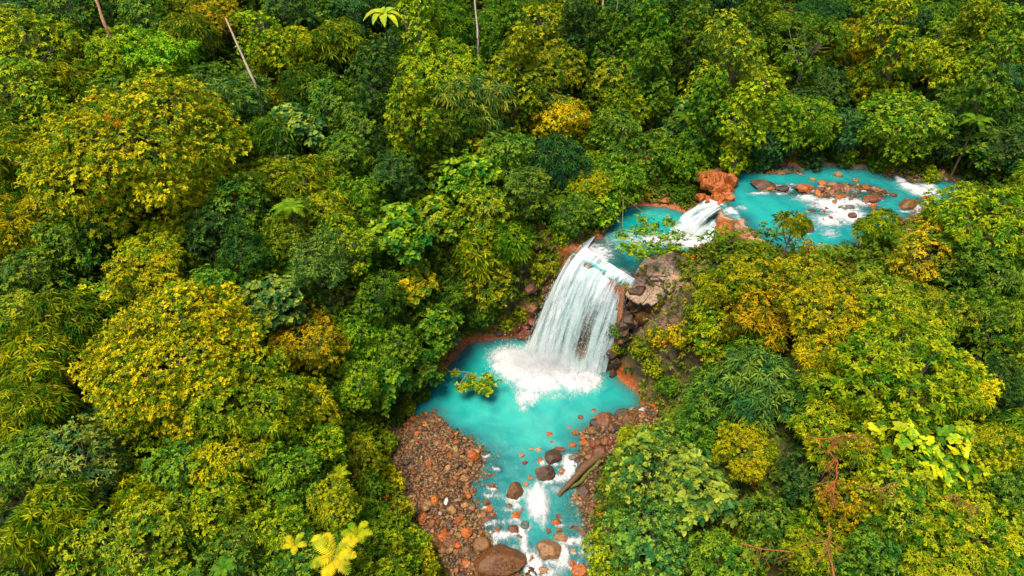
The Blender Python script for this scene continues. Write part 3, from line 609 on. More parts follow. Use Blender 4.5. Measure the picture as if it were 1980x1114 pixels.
reg('feather', 2.8, 6, lobes_lumpy(2.8, 6, 8, 15), 3.0, LONG, 15, .22)
reg('shrub', 2.6, 2.2, lobes_lumpy(2.6, 2.2, 9, 16, .7), 4.4, TUFT, 16, .12, bottom=-.9)
reg('shrub', 1.8, 1.6, lobes_lumpy(1.8, 1.6, 8, 17, .7), 5.6, FINE, 17, .1, bottom=-.9)
reg('shrub', 3.4, 2.8, lobes_lumpy(3.4, 2.8, 11, 18, .6), 3.8, MED, 18, .14, bottom=-.9)
reg('open', 3.0, 7, lobes_lumpy(3.0, 7, 9, 19), 1.7, dict(k=5, Ln=.36, W=.24, spread=(.8, 1.5), droop=.2, hexed=True), 19, .16, gap=.45, inner=0)
reg('wisp', 2.0, 5.5, [((0, 0, 5.5), (1.2, 1.2, .9)), ((1.1, .3, 5.0), (.8, .8, .6)), ((-1, .5, 5.2), (.9, .7, .5)), ((.2, -1, 4.8), (.7, .8, .5))], 3.2, LONG, 20, .16, gap=.3)

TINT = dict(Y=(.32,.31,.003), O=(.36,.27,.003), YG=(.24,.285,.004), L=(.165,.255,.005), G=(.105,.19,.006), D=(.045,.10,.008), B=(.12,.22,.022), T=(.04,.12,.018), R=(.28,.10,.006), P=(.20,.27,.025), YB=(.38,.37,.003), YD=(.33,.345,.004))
BARKS = [(.3,.2,.12), (.22,.17,.13), (.16,.12,.09), (.38,.3,.24)]
SPOTS = []
HH = {'dome': 0}
def jit(c, s=.12):
    k = 1+rng.normal(0, s); return tuple(max(.003, v*k*(1+rng.normal(0, s*.5))) for v in c)
def tree(px, py, r, kind, tint, label, group=None, h=None, sq=1.0, name=None, cat=None):
    vs = KIND[kind]; v = vs[0]
    for it in range(3):
        hh = v[1] if h is None else h
        p, d = march(px, py, hh); Rm = r*d/F; v = min(vs, key=lambda q: abs(math.log(q[0]/Rm))*(2.5 if Rm > 5.5 else 1)+.16*((len(SPOTS)*7+int(q[0]*13)) % 5)/5+max(0, Rm/q[0]-1.25)*2)
    r = r*1.08; Rm *= 1.08; s = Rm/v[0]; hh = v[1]*max(s, .75)*sq*(.78 if kind not in ('shrub', 'wisp', 'column') else 1) if h is None else h
    p, d = march(px, py, hh); Rm = r*d/F; s = Rm/v[0]
    x, y = float(p[0]), float(p[1]); g = float(Tq(x, y)); sz = hh/v[1]
    name = name or ('shrub' if kind == 'shrub' else 'tree')
    o = link(bpy.data.objects.new(name, None)); o.location = (x, y, g); o.rotation_euler = (rng.normal(0, .09), rng.normal(0, .09), rng.random()*6.28); o.scale = (s, s, sz if kind == 'column' else max((1.08 if Rm > 8 else .95)*s, min(sz, 1.35*s)))
    if kind != 'column': o.location.z = p[2]-v[1]*o.scale.z; 
    tag(o, label, cat or ('shrub' if kind == 'shrub' else 'tree'), group)
    t = obj('stem' if kind == 'shrub' else 'trunk', v[3], o, color=jit(BARKS[int(rng.integers(4))])); 
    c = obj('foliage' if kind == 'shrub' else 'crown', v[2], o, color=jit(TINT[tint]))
    if kind not in ('column', 'shrub'):
        gap = (o.location.z - g)/o.scale.z           # carry the trunk down to the ground where the crown was lifted
        t.scale = (1, 1, 1+max(0, gap)/v[1]); t.location = (0, 0, -max(0, gap)*1.0)
    SPOTS.append((x, y, Rm)); return o
# px, py, radius in px, kind, tint, label
TREES = [
# top left
(285,335,172,'dome','YD','huge yellow-green domed tree with tufted leaves, largest crown in the forest'),
(60,70,85,'lumpy','YG','green tree with layered boughs in the top corner above the huge domed tree'),
(150,18,58,'lumpy','G','tree at the top edge left of the leaning brown trunk'),
(45,165,80,'lumpy','YG','yellow-green tree left of the huge domed tree, over a dark hollow'),
(135,150,50,'feather','YG','loose bough tree between the dark hollow and the huge domed tree'),
(235,90,60,'dome','YG','tree just under the foot of the leaning brown trunk'),
(305,105,70,'dome','L','light green spreading tree directly above the huge domed tree'),
(285,35,55,'lumpy','G','green tree at the top edge right of the leaning brown trunk'),
(360,55,52,'feather','YG','tree with streaming leaves left of the thin pale pole trunk'),
(425,18,48,'dome','O','olive-gold crown that the thin pale pole trunk rises into'),
(480,65,55,'lumpy','YG','tree right of the thin pale pole trunk near the top edge'),
(548,85,56,'dome','Y','golden-green pointed tree right of the thin pale pole trunk'),
(560,20,50,'lumpy','D','dark tree at the top edge behind the golden-green pointed tree'),
(635,75,52,'feather','YG','narrow yellow-green tree left of the giant-leaved plant'),
(625,15,46,'lumpy','G','green tree touching the top edge left of the giant-leaved plant'),
(668,30,42,'lumpy','T','blue-green dark tree beside the giant-leaved plant'),
(395,160,48,'lumpy','G','small green tree at the upper right shoulder of the huge domed tree'),
(252,142,28,'dome','YB','little bright flat-topped tree peeping over the huge domed tree'),
(455,195,64,'feather','B','feathery grey-green tree right of the huge domed tree'),
(515,255,50,'feather','G','feathery tree under the foot of the thin pale pole trunk'),
(515,190,30,'shrub','O','small orange-flowering bush below the foot of the pale pole trunk'),
(585,240,56,'broad','P','pale green tree with big round leaves right of the huge domed tree'),
(552,300,26,'broad','P','little clump of big pale leaves under the pale big-leaved tree'),
(640,200,55,'lumpy','G','dense green tree above the pale big-leaved tree'),
(600,150,50,'feather','G','vine-hung green tree below the golden-green pointed tree'),
(25,300,70,'feather','Y','yellow-green feathery tree at the left edge beside the huge domed tree'),
(40,425,72,'feather','YB','bright golden tree on the left edge below the huge domed tree'),
(10,250,50,'lumpy','G','green tree on the left edge in front of the dark hollow'),
(120,470,64,'lumpy','G','green tree between the bright golden tree and the dark gap'),
(60,530,58,'lumpy','G','dark green tree with red blossoms on the left edge'),
(215,445,60,'lumpy','D','shaded tree directly under the huge domed tree'),
(300,480,58,'dome','YG','light tree under the huge domed tree with orange sprigs'),
(395,455,60,'lumpy','D','dark tree in the shade to the lower right of the huge domed tree'),
(455,400,64,'lumpy','G','green tree at the lower right rim of the huge domed tree'),
(520,350,56,'dome','YG','umbrella-tufted tree right of the huge domed tree'),
(600,335,56,'feather','YG','yellowish tree below the pale big-leaved tree'),
(665,300,50,'lumpy','G','green tree between the pale big-leaved tree and the bare earth patch'),
(690,240,52,'lumpy','G','dark green tree left of the tall pale-crested tree'),
(560,425,60,'fine','L','fine-leaved green tree on the slope left of the bright round-leaved clump'),
(640,400,56,'fine','YG','fine-leaved yellowish tree in the middle of the left slope'),
(480,480,56,'fine','D','dark fine-leaved tree over the olive-gold crown'),
(700,370,52,'fine','L','light fine-leaved tree under the bare earth patch'),
# top centre
(705,140,55,'column','D','dark vine-draped tree under the giant-leaved plant'),
(840,130,78,'dome','YG','tall tree with a yellow-green cap right of the giant-leaved plant'),
(905,190,76,'feather','P','pale-crested tree beside the yellow-green capped tree'),
(870,245,64,'feather','G','shaded drooping tree below the pale-crested tree'),
(790,200,60,'lumpy','YG','tree on the left flank of the yellow-green capped tree'),
(800,50,54,'lumpy','YG','tree at the top edge right of the giant-leaved plant'),
(865,35,50,'feather','G','palm-leaved green tree left of the grey pole trunk'),
(965,30,48,'column','G','vine-draped tree right of the grey pole trunk at the top edge'),
(1000,105,60,'lumpy','YG','tree below the grey pole trunk'),
(1060,50,54,'lumpy','YG','rounded tree at the top edge, middle of the photo'),
(1080,115,60,'dome','YG','tree with orange sprigs right of the pale-crested tree'),
(1045,175,62,'broad','B','grey-green round-leaved tree under the tree with orange sprigs'),
(1085,225,54,'dome','O','tree with a golden-orange hem of leaves'),
(1130,30,44,'column','D','dark draped tree at the top edge left of the short reddish trunk'),
(1180,65,46,'lumpy','G','tree just under the short reddish trunk'),
(1170,150,52,'lumpy','YG','yellow-green tree two crowns below the short reddish trunk'),
(1215,190,60,'dome','YG','spreading yellow-green tree above the small bright bush tree'),
(1245,50,52,'column','G','tall vine-draped tree right of the short reddish trunk'),
(1295,30,44,'column','D','dark draped tree at the top edge left of the orange-edged tree'),
(1290,120,50,'column','G','draped tree left of the orange-edged tree'),
(1200,255,50,'lumpy','G','green tree above the small upper pool'),
(930,275,44,'broad','YB','bright yellow big-leaved tree under the pale-crested tree'),
(835,310,48,'broad','L','big-leaved tree left of the bright yellow big-leaved tree'),
(900,335,56,'broad','L','big-leaved tree hanging below the bright yellow big-leaved tree'),
(985,290,52,'lumpy','G','mid green tree right of the bright yellow big-leaved tree'),
(1070,300,54,'feather','T','blue-green shaded tree above the bright yellow bush tree'),
(1010,365,52,'lumpy','G','tree left of the bright yellow bush tree'),
(945,400,52,'lumpy','YG','tree below the big-leaved hanging tree'),
(775,270,52,'feather','D','dark tree with long strap leaves left of the big-leaved tree'),
(760,330,50,'lumpy','D','dark tree beside the bare earth patch'),
(1145,355,38,'dome','YB','small bright yellow dome tree left of the small upper pool'),
(1200,335,52,'fine','G','green tree between the bright yellow dome tree and the upper pool'),
(1105,410,42,'lumpy','G','green tree directly below the bright yellow dome tree'),
(1165,400,34,'broad','L','little round-leaved tree at the edge of the small upper pool'),
(1255,300,48,'lumpy','G','tree left of the bright green tree by the orange rock'),
# top right
(1415,110,76,'column','YG','tall draped tree with a yellow shoulder above the orange rock'),
(1335,60,46,'column','G','narrow draped tree between dark hollows near the top edge'),
(1370,190,50,'column','G','draped lower tree under the tall tree with a yellow shoulder'),
(1445,205,48,'column','YG','vine curtain tree hanging towards the river bank'),
(1320,225,44,'broad','B','dark big-leaved tree above the bright green tree by the orange rock'),
(1325,300,44,'dome','L','bright green tree right beside the orange rock'),
(1480,25,46,'lumpy','G','tree at the top edge left of the olive pair of crowns'),
(1550,70,74,'lumpy','G','broad dull green tree with an orange spot'),
(1655,75,56,'dome','O','rounded olive-gold tree standing out near the top edge'),
(1672,150,42,'dome','O','lower olive-gold crown just under the rounded olive-gold tree'),
(1610,170,46,'lumpy','D','dark tree hanging behind the bright forked tree on the bank'),
(1545,225,64,'dome','L','bright light green tree on the far bank, the left of the two'),
(1590,165,34,'feather','L','fan-leaved plant tree just above the left bright tree'),
(1745,240,76,'dome','L','bright light green tree on the far bank, the right of the two'),
(1775,55,62,'column','YG','tall tree with stacked yellow boughs near the top right'),
(1820,120,60,'dome','YG','yellow bough tree below and right of the tall stacked tree'),
(1720,30,46,'lumpy','D','dark tree in the gap beside the tall stacked tree'),
(1725,130,46,'feather','D','dark feathery tree between the olive and the stacked trees'),
(1880,40,52,'lumpy','YG','yellowish tree at the top edge near the right corner'),
(1950,40,54,'lumpy','G','green tree filling the top right corner'),
(1930,120,58,'lumpy','G','dense tree on the right edge below the corner tree'),
(1880,195,52,'feather','B','grey-green fronded tree right of the right bright tree'),
(1955,210,52,'feather','D','dark fronded tree on the right edge over the river'),
(1840,250,46,'lumpy','D','dark tree at the right foot of the right bright tree'),
(1900,275,44,'broad','G','star-leaved plant tree above the far end of the river'),
(1960,280,46,'lumpy','D','dark tree at the right edge just above the river'),
(1480,275,48,'shrub','T','dark bush tree at the water side under the vine curtain'),
(1650,250,44,'lumpy','T','dark blue-green tree between the two bright trees'),
# middle left slope down to the pool
(770,440,60,'broad','L','bright round-leaved clump tree in the middle of the slope'),
(850,420,50,'broad','YG','round-leaved tree touching the bright clump on the slope'),
(930,470,58,'feather','YG','ferny tree on the slope left of the waterfall lip'),
(1005,445,50,'feather','L','ferny light tree just left of the waterfall lip'),
(690,460,60,'fine','L','fine grey-green tree left of the bright round-leaved clump'),
(610,490,58,'fine','B','fine pale tree right of the dark hollow on the slope'),
(515,560,54,'broad','P','pale round-leaved tree over the orange-gold tree'),
(800,530,44,'broad','YB','vivid yellow round-leaved tree in the middle of the slope'),
(880,540,58,'fine','G','green fine-leaved tree beside the vivid yellow round-leaved tree'),
(960,540,54,'lumpy','YG','tree leaning to the left side of the waterfall'),
(720,560,56,'fine','G','green fine tree left of the vivid yellow round-leaved tree'),
(835,620,64,'broad','L','large round-leaved tree overhanging the far left shore of the pool'),
(930,590,40,'lumpy','G','tree over the dark recess left of the waterfall'),
(745,640,56,'fine','G','fine dark green tree left of the overhanging round-leaved tree'),
(800,700,46,'broad','G','round-leaved bush tree at the left shore of the pool'),
(690,640,54,'fine','L','light green fine tree right of the orange-gold tree'),
(730,720,58,'broad','G','dark round-leaved tree above the gravel bank'),
(670,720,50,'fine','L','fine light tree between the orange-gold tree and the gravel bank'),
(1050,500,34,'shrub','YG','bush clinging to the rocks left of the waterfall lip'),
# lower left
(375,685,148,'fine','O','broad olive-gold crown with fine leaves in the lower left'),
(585,665,62,'dome','O','orange-gold tree at the right end of the olive-gold crown'),
(285,520,62,'dome','Y','yellow tree with orange tips above the olive-gold crown'),
(190,570,44,'broad','Y','yellow big-leaved tree left of the olive-gold crown'),
(110,620,72,'feather','YG','feathery green tree on the left below the red-blossomed tree'),
(60,700,70,'feather','Y','golden feathery tree at the left edge beside the black gap'),
(215,680,58,'lumpy','YG','green tree at the left rim of the olive-gold crown'),
(30,610,56,'lumpy','YG','tree on the left edge above the golden feathery tree'),
(55,780,66,'feather','YG','feathery tree just below the black gap at left'),
(240,770,74,'fine','YG','fine tree right of the black gap'),
(480,740,95,'fine','YG','fine pale yellow-green tree below the orange-gold tree'),
(370,790,80,'fine','YG','fine-leaved tree under the middle of the olive-gold crown'),
(575,770,70,'fine','Y','speckled yellow tree left of the orange mound'),
(620,840,72,'fine','YG','speckled green tree between the fern and the orange mound'),
(460,860,80,'dome','Y','golden patch tree in the lower left'),
(350,890,66,'lumpy','G','dark green glossy tree left of the golden patch tree'),
(150,920,84,'lumpy','P','pale drooping-leaved tree in the lower left'),
(40,880,58,'lumpy','G','shadowed tree at the left edge below the feathery tree'),
(270,950,56,'feather','Y','golden fronded tree right of the pale drooping-leaved tree'),
(560,910,66,'fine','G','dark speckled tree above the yellow fern'),
(60,1010,84,'feather','YG','feathery tree in the bottom left corner'),
(190,1040,74,'lumpy','YG','tree at the bottom edge right of the corner tree'),
(320,1040,78,'lumpy','YG','tree at the bottom edge under the golden fronded tree'),
(430,980,72,'fine','YG','fine green tree in the lower left between golden patch and bottom edge'),
(450,1080,66,'lumpy','G','bottom-edge tree left of the yellow fern'),
(550,1010,60,'fine','YG','fine tree left of the yellow fern'),
(690,880,50,'fine','YG','green bush tree on the bank above the yellow fern'),
(650,960,52,'fine','YG','fine tree directly above the yellow fern'),
# river side, right
(1898,428,98,'dome','YG','wide yellow-green domed tree beside the river at right'),
(1525,415,32,'wisp','Y','spindly yellow tree with a bare trunk standing before the river'),
(1693,425,40,'feather','YG','upright feathery yellow tree before the rapids'),
(1800,490,62,'lumpy','O','orange-tinged tree below the wide domed tree'),
(1890,510,70,'lumpy','G','shaded green tree below the wide domed tree'),
(1965,480,54,'lumpy','G','dark tree at the right edge beside the wide domed tree'),
(1440,535,62,'dome','Y','golden tree right of the pale layered rock'),
(1550,535,56,'dome','YB','bright golden tree under the spindly tree'),
(1360,555,44,'fine','YG','small tree overhanging the pale layered rock'),
(1500,600,78,'fine','O','tangled orange-tinged tree in the middle of the right bank'),
(1610,580,66,'dome','Y','yellow tree right of the bright golden tree'),
(1400,620,60,'fine','YG','olive vine-covered tree above the cliff'),
(1590,670,62,'fine','O','rusty-tinged tree in the hollow of the right bank'),
(1460,670,58,'fine','G','dark speckled tree above the blue-green tree'),
(1690,560,56,'lumpy','YG','tree in front of the feathery yellow tree'),
(1745,620,76,'dome','YG','light tree at the middle of the right side'),
(1825,600,50,'lumpy','YG','tree at the brink of the dark hollow on the right'),
(1940,620,66,'fine','G','dense dark green tree on the right edge'),
(1740,720,118,'dome','YG','large light-speckled tree on the right with tiny white blossoms'),
(1855,735,70,'dome','Y','yellow-green tree at the right rim of the large speckled tree'),
(1955,740,54,'fine','D','very dark fine tree on the right edge'),
(1480,745,76,'feather','B','blue-green layered tree right of the pool'),
(1390,785,70,'lumpy','G','deep green tree closest to the right shore of the pool'),
(1575,770,62,'lumpy','G','deep green tree between the blue-green and the large speckled tree'),
(1340,850,56,'lumpy','G','green tree above the pale dense tree'),
(1450,845,50,'dome','Y','small golden-green tree with a yellow tip'),
(1650,835,74,'dome','YG','tree with rust-brown dead sprays in its crown'),
(1770,860,90,'broad','YG','large-leaved yellow-green tree on the lower right'),
(1870,880,74,'broad','YG','large-leaved tree right of the rusty tree'),
(1945,880,56,'dome','YG','tree on the right edge beside the large-leaved tree'),
(1760,970,78,'lumpy','YG','tree under the large-leaved yellow-green tree'),
(1890,1000,84,'dome','YG','rounded tree in the lower right corner region'),
(1650,950,58,'fine','O','yellow-orange bush tree with rusty sprays'),
(1570,930,60,'lumpy','D','dark tree in the gap between rusty tree and pale dense tree'),
(1275,900,90,'lumpy','P','pale dense tree at the right bank of the stream'),
(1225,860,50,'fine','YG','light fine tree at the top of the pale dense tree'),
(1360,940,80,'broad','P','round-leaved pale tree right of the pale dense tree'),
(1210,975,58,'fine','G','dark green tree overhanging the stream from the right'),
(1290,1020,84,'lumpy','B','grey-green tree over the right bank near the bottom'),
(1205,1075,56,'lumpy','YG','yellow-green tree at the bottom edge beside the stream'),
(1390,1070,66,'lumpy','G','dark tree at the bottom edge left of the orange dead branch'),
(1490,1010,64,'lumpy','G','dark green tree above the orange dead branch'),
(1600,1060,74,'dome','YG','tree at the bottom edge entwined with orange roots'),
(1720,1075,70,'lumpy','G','bottom-edge tree right of the orange roots'),
(1840,1085,74,'dome','YG','bottom-edge tree near the lower right corner'),
(1960,1050,62,'lumpy','YG','tree in the lower right corner'),
(1960,970,50,'lumpy','G','green tree on the right edge above the corner tree'),
]
BANKH = {'spindly yellow tree with a bare trunk standing before the river': 7.5, 'bright light green tree on the far bank, the left of the two': 4.5, 'bright light green tree on the far bank, the right of the two': 5, 'bright green tree right beside the orange rock': 3.5, 'dark tree at the right foot of the right bright tree': 4, 'dark blue-green tree between the two bright trees': 4.5,
 'small bright yellow dome tree left of the small upper pool': 3.5, 'green tree between the bright yellow dome tree and the upper pool': 4, 'little round-leaved tree at the edge of the small upper pool': 2.5, 'green tree directly below the bright yellow dome tree': 3.2, 'tree left of the bright green tree by the orange rock': 4}
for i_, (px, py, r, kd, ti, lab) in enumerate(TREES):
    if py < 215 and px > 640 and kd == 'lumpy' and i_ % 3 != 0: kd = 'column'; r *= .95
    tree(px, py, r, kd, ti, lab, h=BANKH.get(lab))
# ------------------------------------------------------------------ low plants that cover the forest floor and the slopes
def under(n, xr, yr, leaf, seed, name, label, color, hmax, cond):
    r = np.random.default_rng(seed); x = r.uniform(*xr, n); y = r.uniform(*yr, n)
    ok = np.abs(x) < (y*.78+22); x, y = x[ok], y[ok]
    t, dp, du, dv, db, dr, L = terrain(x, y, True); e = .3
    gx_ = (Tq(x+e, y)-Tq(x-e, y))/(2*e); gy_ = (Tq(x, y+e)-Tq(x, y-e))/(2*e)
    dn = np.minimum(np.minimum(dp, np.minimum(du, dv)), np.minimum(db, dr)); ok = cond(x, y, t, dn, np.hypot(gx_, gy_), r) & (dn > .25)
    x, y, t, gx_, gy_, dn = [a[ok] for a in (x, y, t, gx_, gy_, dn)]
    lump = np.maximum(0, n2(x, y, .33, seed, 3)+.45)*hmax*smooth(dn/3+.15)
    nn = norm(np.stack([-gx_, -gy_, np.ones(len(x))], 1)); nn = norm(nn+np.array([0, 0, .3])+r.normal(0, .35, nn.shape))
    P = np.stack([x, y, t], 1)+norm(np.stack([-gx_*.6, -gy_*.6, np.ones(len(x))], 1))*(lump*(1-.5*r.random(len(x))**2)+.08)[:, None]
    mk = (r.random(len(P)) < .012).astype(float)
    V, Q, lv = leaves(P, nn, mark=mk, seed=seed, **leaf); me = mesh(name, V, [Q], lv, False, [M_LEAF])
    return tag(obj(name, me, color=color), label, kind='stuff')
nofall = lambda x, y: (np.hypot((x-7.6), (y-57.0)) > 3.6) & keep_clear(x, y)
rockface = lambda x, y: ~((x > 9) & (x < 17) & (y > 49) & (y < 58.5))
under(75000, (-90, 110), (10, 150), dict(k=5, Ln=.55, W=.26, spread=(.6, 1.5), droop=.3), 31, 'undergrowth', 'low green plants covering the floor of the whole forest', (.10,.13,.008), 1.6, lambda x, y, t, d, s, r: nofall(x, y) & (rockface(x, y) | (r.random(len(x)) < .25)))
under(60000, (-22, 48), (22, 82), dict(k=6, Ln=.3, W=.17, spread=(.5, 1.5), droop=.3), 32, 'ground_cover', 'fine yellow-green plants on the slopes round the water', (.19,.19,.008), 1.0, lambda x, y, t, d, s, r: (d < 9) & nofall(x, y) & (n2(x, y, .4, 77, 2) > np.where(rockface(x, y), -.35+.1*(s > 1.6), .15)))

# bushes grown together between and under the trees
def bushes(n, xr, yr, cell, hlo, hhi, leaf, seed, name, label, color, cond=None, dn0=1.2):
    r = np.random.default_rng(seed); x = r.uniform(*xr, n); y = r.uniform(*yr, n); ok = np.abs(x) < (y*.78+16); x, y = x[ok], y[ok]
    t, dp, du, dv, db, dr, L = terrain(x, y, True); dn = np.minimum(np.minimum(dp, np.minimum(du, dv)), np.minimum(db, dr)); ok = (dn > dn0) & nofall(x, y)
    if cond is not None: ok &= cond(x, y)
    x, y, t, dn = x[ok], y[ok], t[ok], dn[ok]; best = np.zeros(len(x)); nr = np.zeros((len(x), 3)); nr[:, 2] = 1; cid = np.zeros(len(x)); ci = np.floor(x/cell); cj = np.floor(y/cell); o = np.zeros(len(x), int)
    for di in (-1, 0, 1):
        for dj in (-1, 0, 1):
            a, b = (ci+di).astype(np.int64), (cj+dj).astype(np.int64); h1, h2, h3, h4 = [_hash(a, b, o, seed*7+k) for k in range(4)]
            cx = (a+.15+.7*h1)*cell; cy = (b+.15+.7*h2)*cell; R = cell*(.55+.35*h3); q = np.hypot(x-cx, y-cy)/R; hh = (hlo+(hhi-hlo)*h4)
            z = np.where(q < 1, hh*np.sqrt(np.maximum(0, 1-q*q)), 0); m = z > best; best = np.where(m, z, best); cid = np.where(m, h3*.5+h4*.5, cid)
            nn = np.stack([(x-cx)/R, (y-cy)/R, np.sqrt(np.maximum(.02, 1-q*q))], 1); nr = np.where(m[:, None], nn, nr)
    best *= smooth(dn/3.5+.1); P = np.stack([x, y, t+best*(1-.35*r.random(len(x))**2)+.1], 1)+r.normal(0, .16, (len(x), 3))
    P[:, :2] += nr[:, :2]*(.25*fbm(P*1.2, seed, 3))[:, None]; nn = norm(nr+np.array([0, 0, .4])+r.normal(0, .3, nr.shape))
    mk = (r.random(len(P)) < .006).astype(float); V, Q, lv = leaves(P, nn, mark=mk, seed=seed, **leaf); m = len(V)//len(P); lv[:, 0] = .35*lv[:, 0]+.65*np.repeat(cid, m)
    me = mesh(name, V, [Q], lv, False, [M_LEAF]); return tag(obj(name, me, color=color), label, kind='stuff')
bushes(75000, (-90, 105), (10, 140), 4.6, 1.8, 4.0, dict(k=6, Ln=.5, W=.24, spread=(.6, 1.5), droop=.3), 41, 'shrubbery', 'green bushes grown together under and between the trees', (.09,.15,.006), lambda x, y: ~((x > 8) & (x < 19) & (y > 44) & (y < 60)), 2.0)  # bush tint darkened, puts shade into the gaps between crowns
bushes(60000, (-34, 24), (24, 84), 2.9, 1.2, 3.2, dict(k=7, Ln=.3, W=.16, spread=(.6, 1.5), droop=.3), 42, 'bank_shrubbery', 'lighter fine-leaved bushes covering the slopes left of the falls', TINT['L'], lambda x, y: (x < 8) | (y > 62), 1.0)
bushes(16000, (-14, 60), (62, 82), 2.2, .8, 1.8, dict(k=7, Ln=.3, W=.16, spread=(.6, 1.5), droop=.3), 43, 'riverside_shrubbery', 'low bushes along the far bank of the river', TINT['G'], lambda x, y: y > 66, .9)
# ------------------------------------------------------------------ boulders and stones
def ico(sub):
    import bmesh
    bm = bmesh.new(); bmesh.ops.create_icosphere(bm, subdivisions=sub, radius=1.0); bm.verts.ensure_lookup_table()
    V = np.array([v.co[:] for v in bm.verts]); T = np.array([[v.index for v in f.verts] for f in bm.faces]); bm.free(); return V, T
def rock_mesh(name, sub, seed, cuts=9, amp=.16, rough=.05):
    V, T = ico(sub); r = np.random.default_rng(seed); V = V*(1+amp*fbm(V*1.1+seed, seed, 2))[:, None]
    for _ in range(cuts):
        d = norm(r.normal(0, 1, 3)); c = r.uniform(.6, .9); s = V@d; V -= np.maximum(0, s-c)[:, None]*d*.93
    V = V*(1+rough*fbm(V*3.5+seed, seed+3, 4))[:, None]; return mesh(name, V, [T], None, True, [M_ROCK])
BOULD = [rock_mesh('boulder', 5, 200+i, 7+i, .2, .09) for i in range(8)]
ROUND = [rock_mesh('boulder', 4, 230+i, 3, .16, .05) for i in range(4)]
STONE = [rock_mesh('stone', 3, 260+i, 6, .2, .06) for i in range(8)]
RC = dict(o=(.42,.105,.010), b=(.19,.08,.018), d=(.075,.045,.024), t=(.30,.16,.06), g=(.16,.16,.13), p=(.38,.19,.085), w=(.6,.6,.56), r=(.19,.058,.026), q=(.36,.24,.155))
def surf(px, py, zone):
    if zone == 'low':
        p = at_low(px, py)
    elif zone == 'up': p = at_z(px, py, UP)
    elif zone == 'riv': p = at_z(px, py, RV)
    else: p, _ = march(px, py, 0.0)
    return np.array(p, float)
def put_rock(px, py, w, h, col, label, zone='low', kind='b', name='boulder', group=None, sink=.3, rot=None):
    p = surf(px, py, zone); d = np.dot(p-np.array([0, 0, H]), [0, math.cos(PITCH), -math.sin(PITCH)])
    w *= 1.12 if zone == 'riv' else 1.0; h *= 1.15 if zone == 'riv' else 1.0
    a = w*d/F/2; b = max(.3*a, h*d/F/2)/.9; c = min(a, b)*rng.uniform(.65, .85)
    ms = {'b': BOULD, 'r': ROUND, 's': STONE}[kind]; me = ms[int(rng.integers(len(ms)))]
    g = Tz(p[0], p[1]); lev = float(lvl(p[1])) if zone == 'low' else UP if zone == 'up' else RV
    z = max(g, lev-.12)+c*(1-sink*2)*.6 if zone != 'land' else g+c*.35
    o = obj(name, me, None, (p[0], p[1]+c*.1, z), (rng.normal(0, .12), rng.normal(0, .12), rng.normal(0, .25) if rot is None else rot), (a*1.05, b*1.05, c*1.05), jit(RC[col], .1))
    return tag(o, label, name, group)
B = put_rock
B(965,1094,100,56,'b','huge flat rust-brown rock slab at the bottom edge, largest rock in the stream',kind='b',rot=.15)
B(932,1058,34,27,'b','round brown boulder with orange flank just above the huge flat orange slab',kind='r')
B(1063,1066,52,42,'t','big rounded tan-brown boulder in mid stream right of the huge orange slab')
B(1084,1040,28,18,'t','smooth tan boulder touching the top of the big rounded tan-brown one',kind='r')
B(997,951,32,40,'b','tall rust-brown boulder left of the white plume in the stream')
B(1054,919,38,34,'d','dark brown boulder right above the white plume')
B(1070,885,34,32,'d','dark boulder with orange patches above the dark brown one by the plume')
B(984,980,21,14,'b','small brown rock below the tall rust-brown boulder')
B(996,998,19,15,'o','orange rock under the small brown rock and left of the plume')
B(1006,987,16,13,'g','small grey-green rock between orange rock and plume')
B(1015,1016,17,18,'g','grey rock below the white plume on its left')
B(993,1023,22,16,'r','reddish rock left of the grey rock below the plume')
B(1004,1036,18,12,'b','brown rock under the reddish rock below the plume')
B(962,1024,24,11,'d','flat dark rock in the left channel above the little foam pool')
B(940,972,20,14,'b','brown rock topping the little heap in the left channel')
B(946,984,17,14,'o','orange rock in the middle of the little heap in the left channel')
B(936,993,20,16,'b','brown rock at the left of the little heap in the left channel')
B(943,1006,24,13,'r','reddish rock at the foot of the little heap in the left channel')
B(952,995,13,12,'o','bright orange rock at the right of the little heap in the left channel')
B(943,953,18,11,'o','flat orange rock upstream of the little heap in the left channel')
B(951,939,20,13,'b','brown rock three steps upstream of the little heap in the left channel')
B(960,944,12,9,'r','small reddish rock beside the brown upstream rock of the left channel')
B(915,888,26,26,'o','lumpy orange-brown boulder on the right rim of the gravel bank')
B(922,878,14,12,'p','small pinkish rock leaning on the lumpy orange-brown rim boulder')
B(939,877,18,12,'d','lone dark oval rock in the water right of the gravel bank',kind='r')
B(885,889,20,12,'b','brown rock lying left of the lumpy orange-brown rim boulder')
B(899,930,19,15,'t','tan rock on the rim of the gravel bank half way down')
B(877,940,16,11,'b','flat brown rock among the pebbles left of the tan rim rock')
B(1062,840,15,10,'o','lone orange rock standing in the pool outlet, middle')
B(1067,853,9,7,'p','tiny pink rock just below the lone orange rock of the outlet')
B(1026,868,12,9,'p','pinkish rock half under water at the pool outlet')
B(1042,869,15,9,'p','flat pinkish rock right of the half drowned pink one at the outlet')
B(1009,880,12,8,'p','pale pink rock left of the other two pink outlet rocks')
B(1015,894,12,9,'r','dark reddish rock under the pale pink outlet rock')
B(959,904,13,12,'r','reddish rock in the shallows right of the gravel bank')
B(956,917,12,9,'b','brown rock just below the reddish rock in the shallows')
B(1123,807,12,11,'r','round reddish rock in the pool near the right rubble, the left of two')
B(1148,795,13,10,'p','round pink rock in the pool near the right rubble, the right of two')
B(1152,806,10,7,'o','little orange rock under the round pink pool rock')
B(1100,827,12,8,'p','pale rock at the left tip of the right rubble')
B(1112,837,15,12,'o','bright orange round rock at the tip of the right rubble',kind='r')
B(1106,860,17,12,'o','orange rock alone in the water left of the right rubble',kind='r')
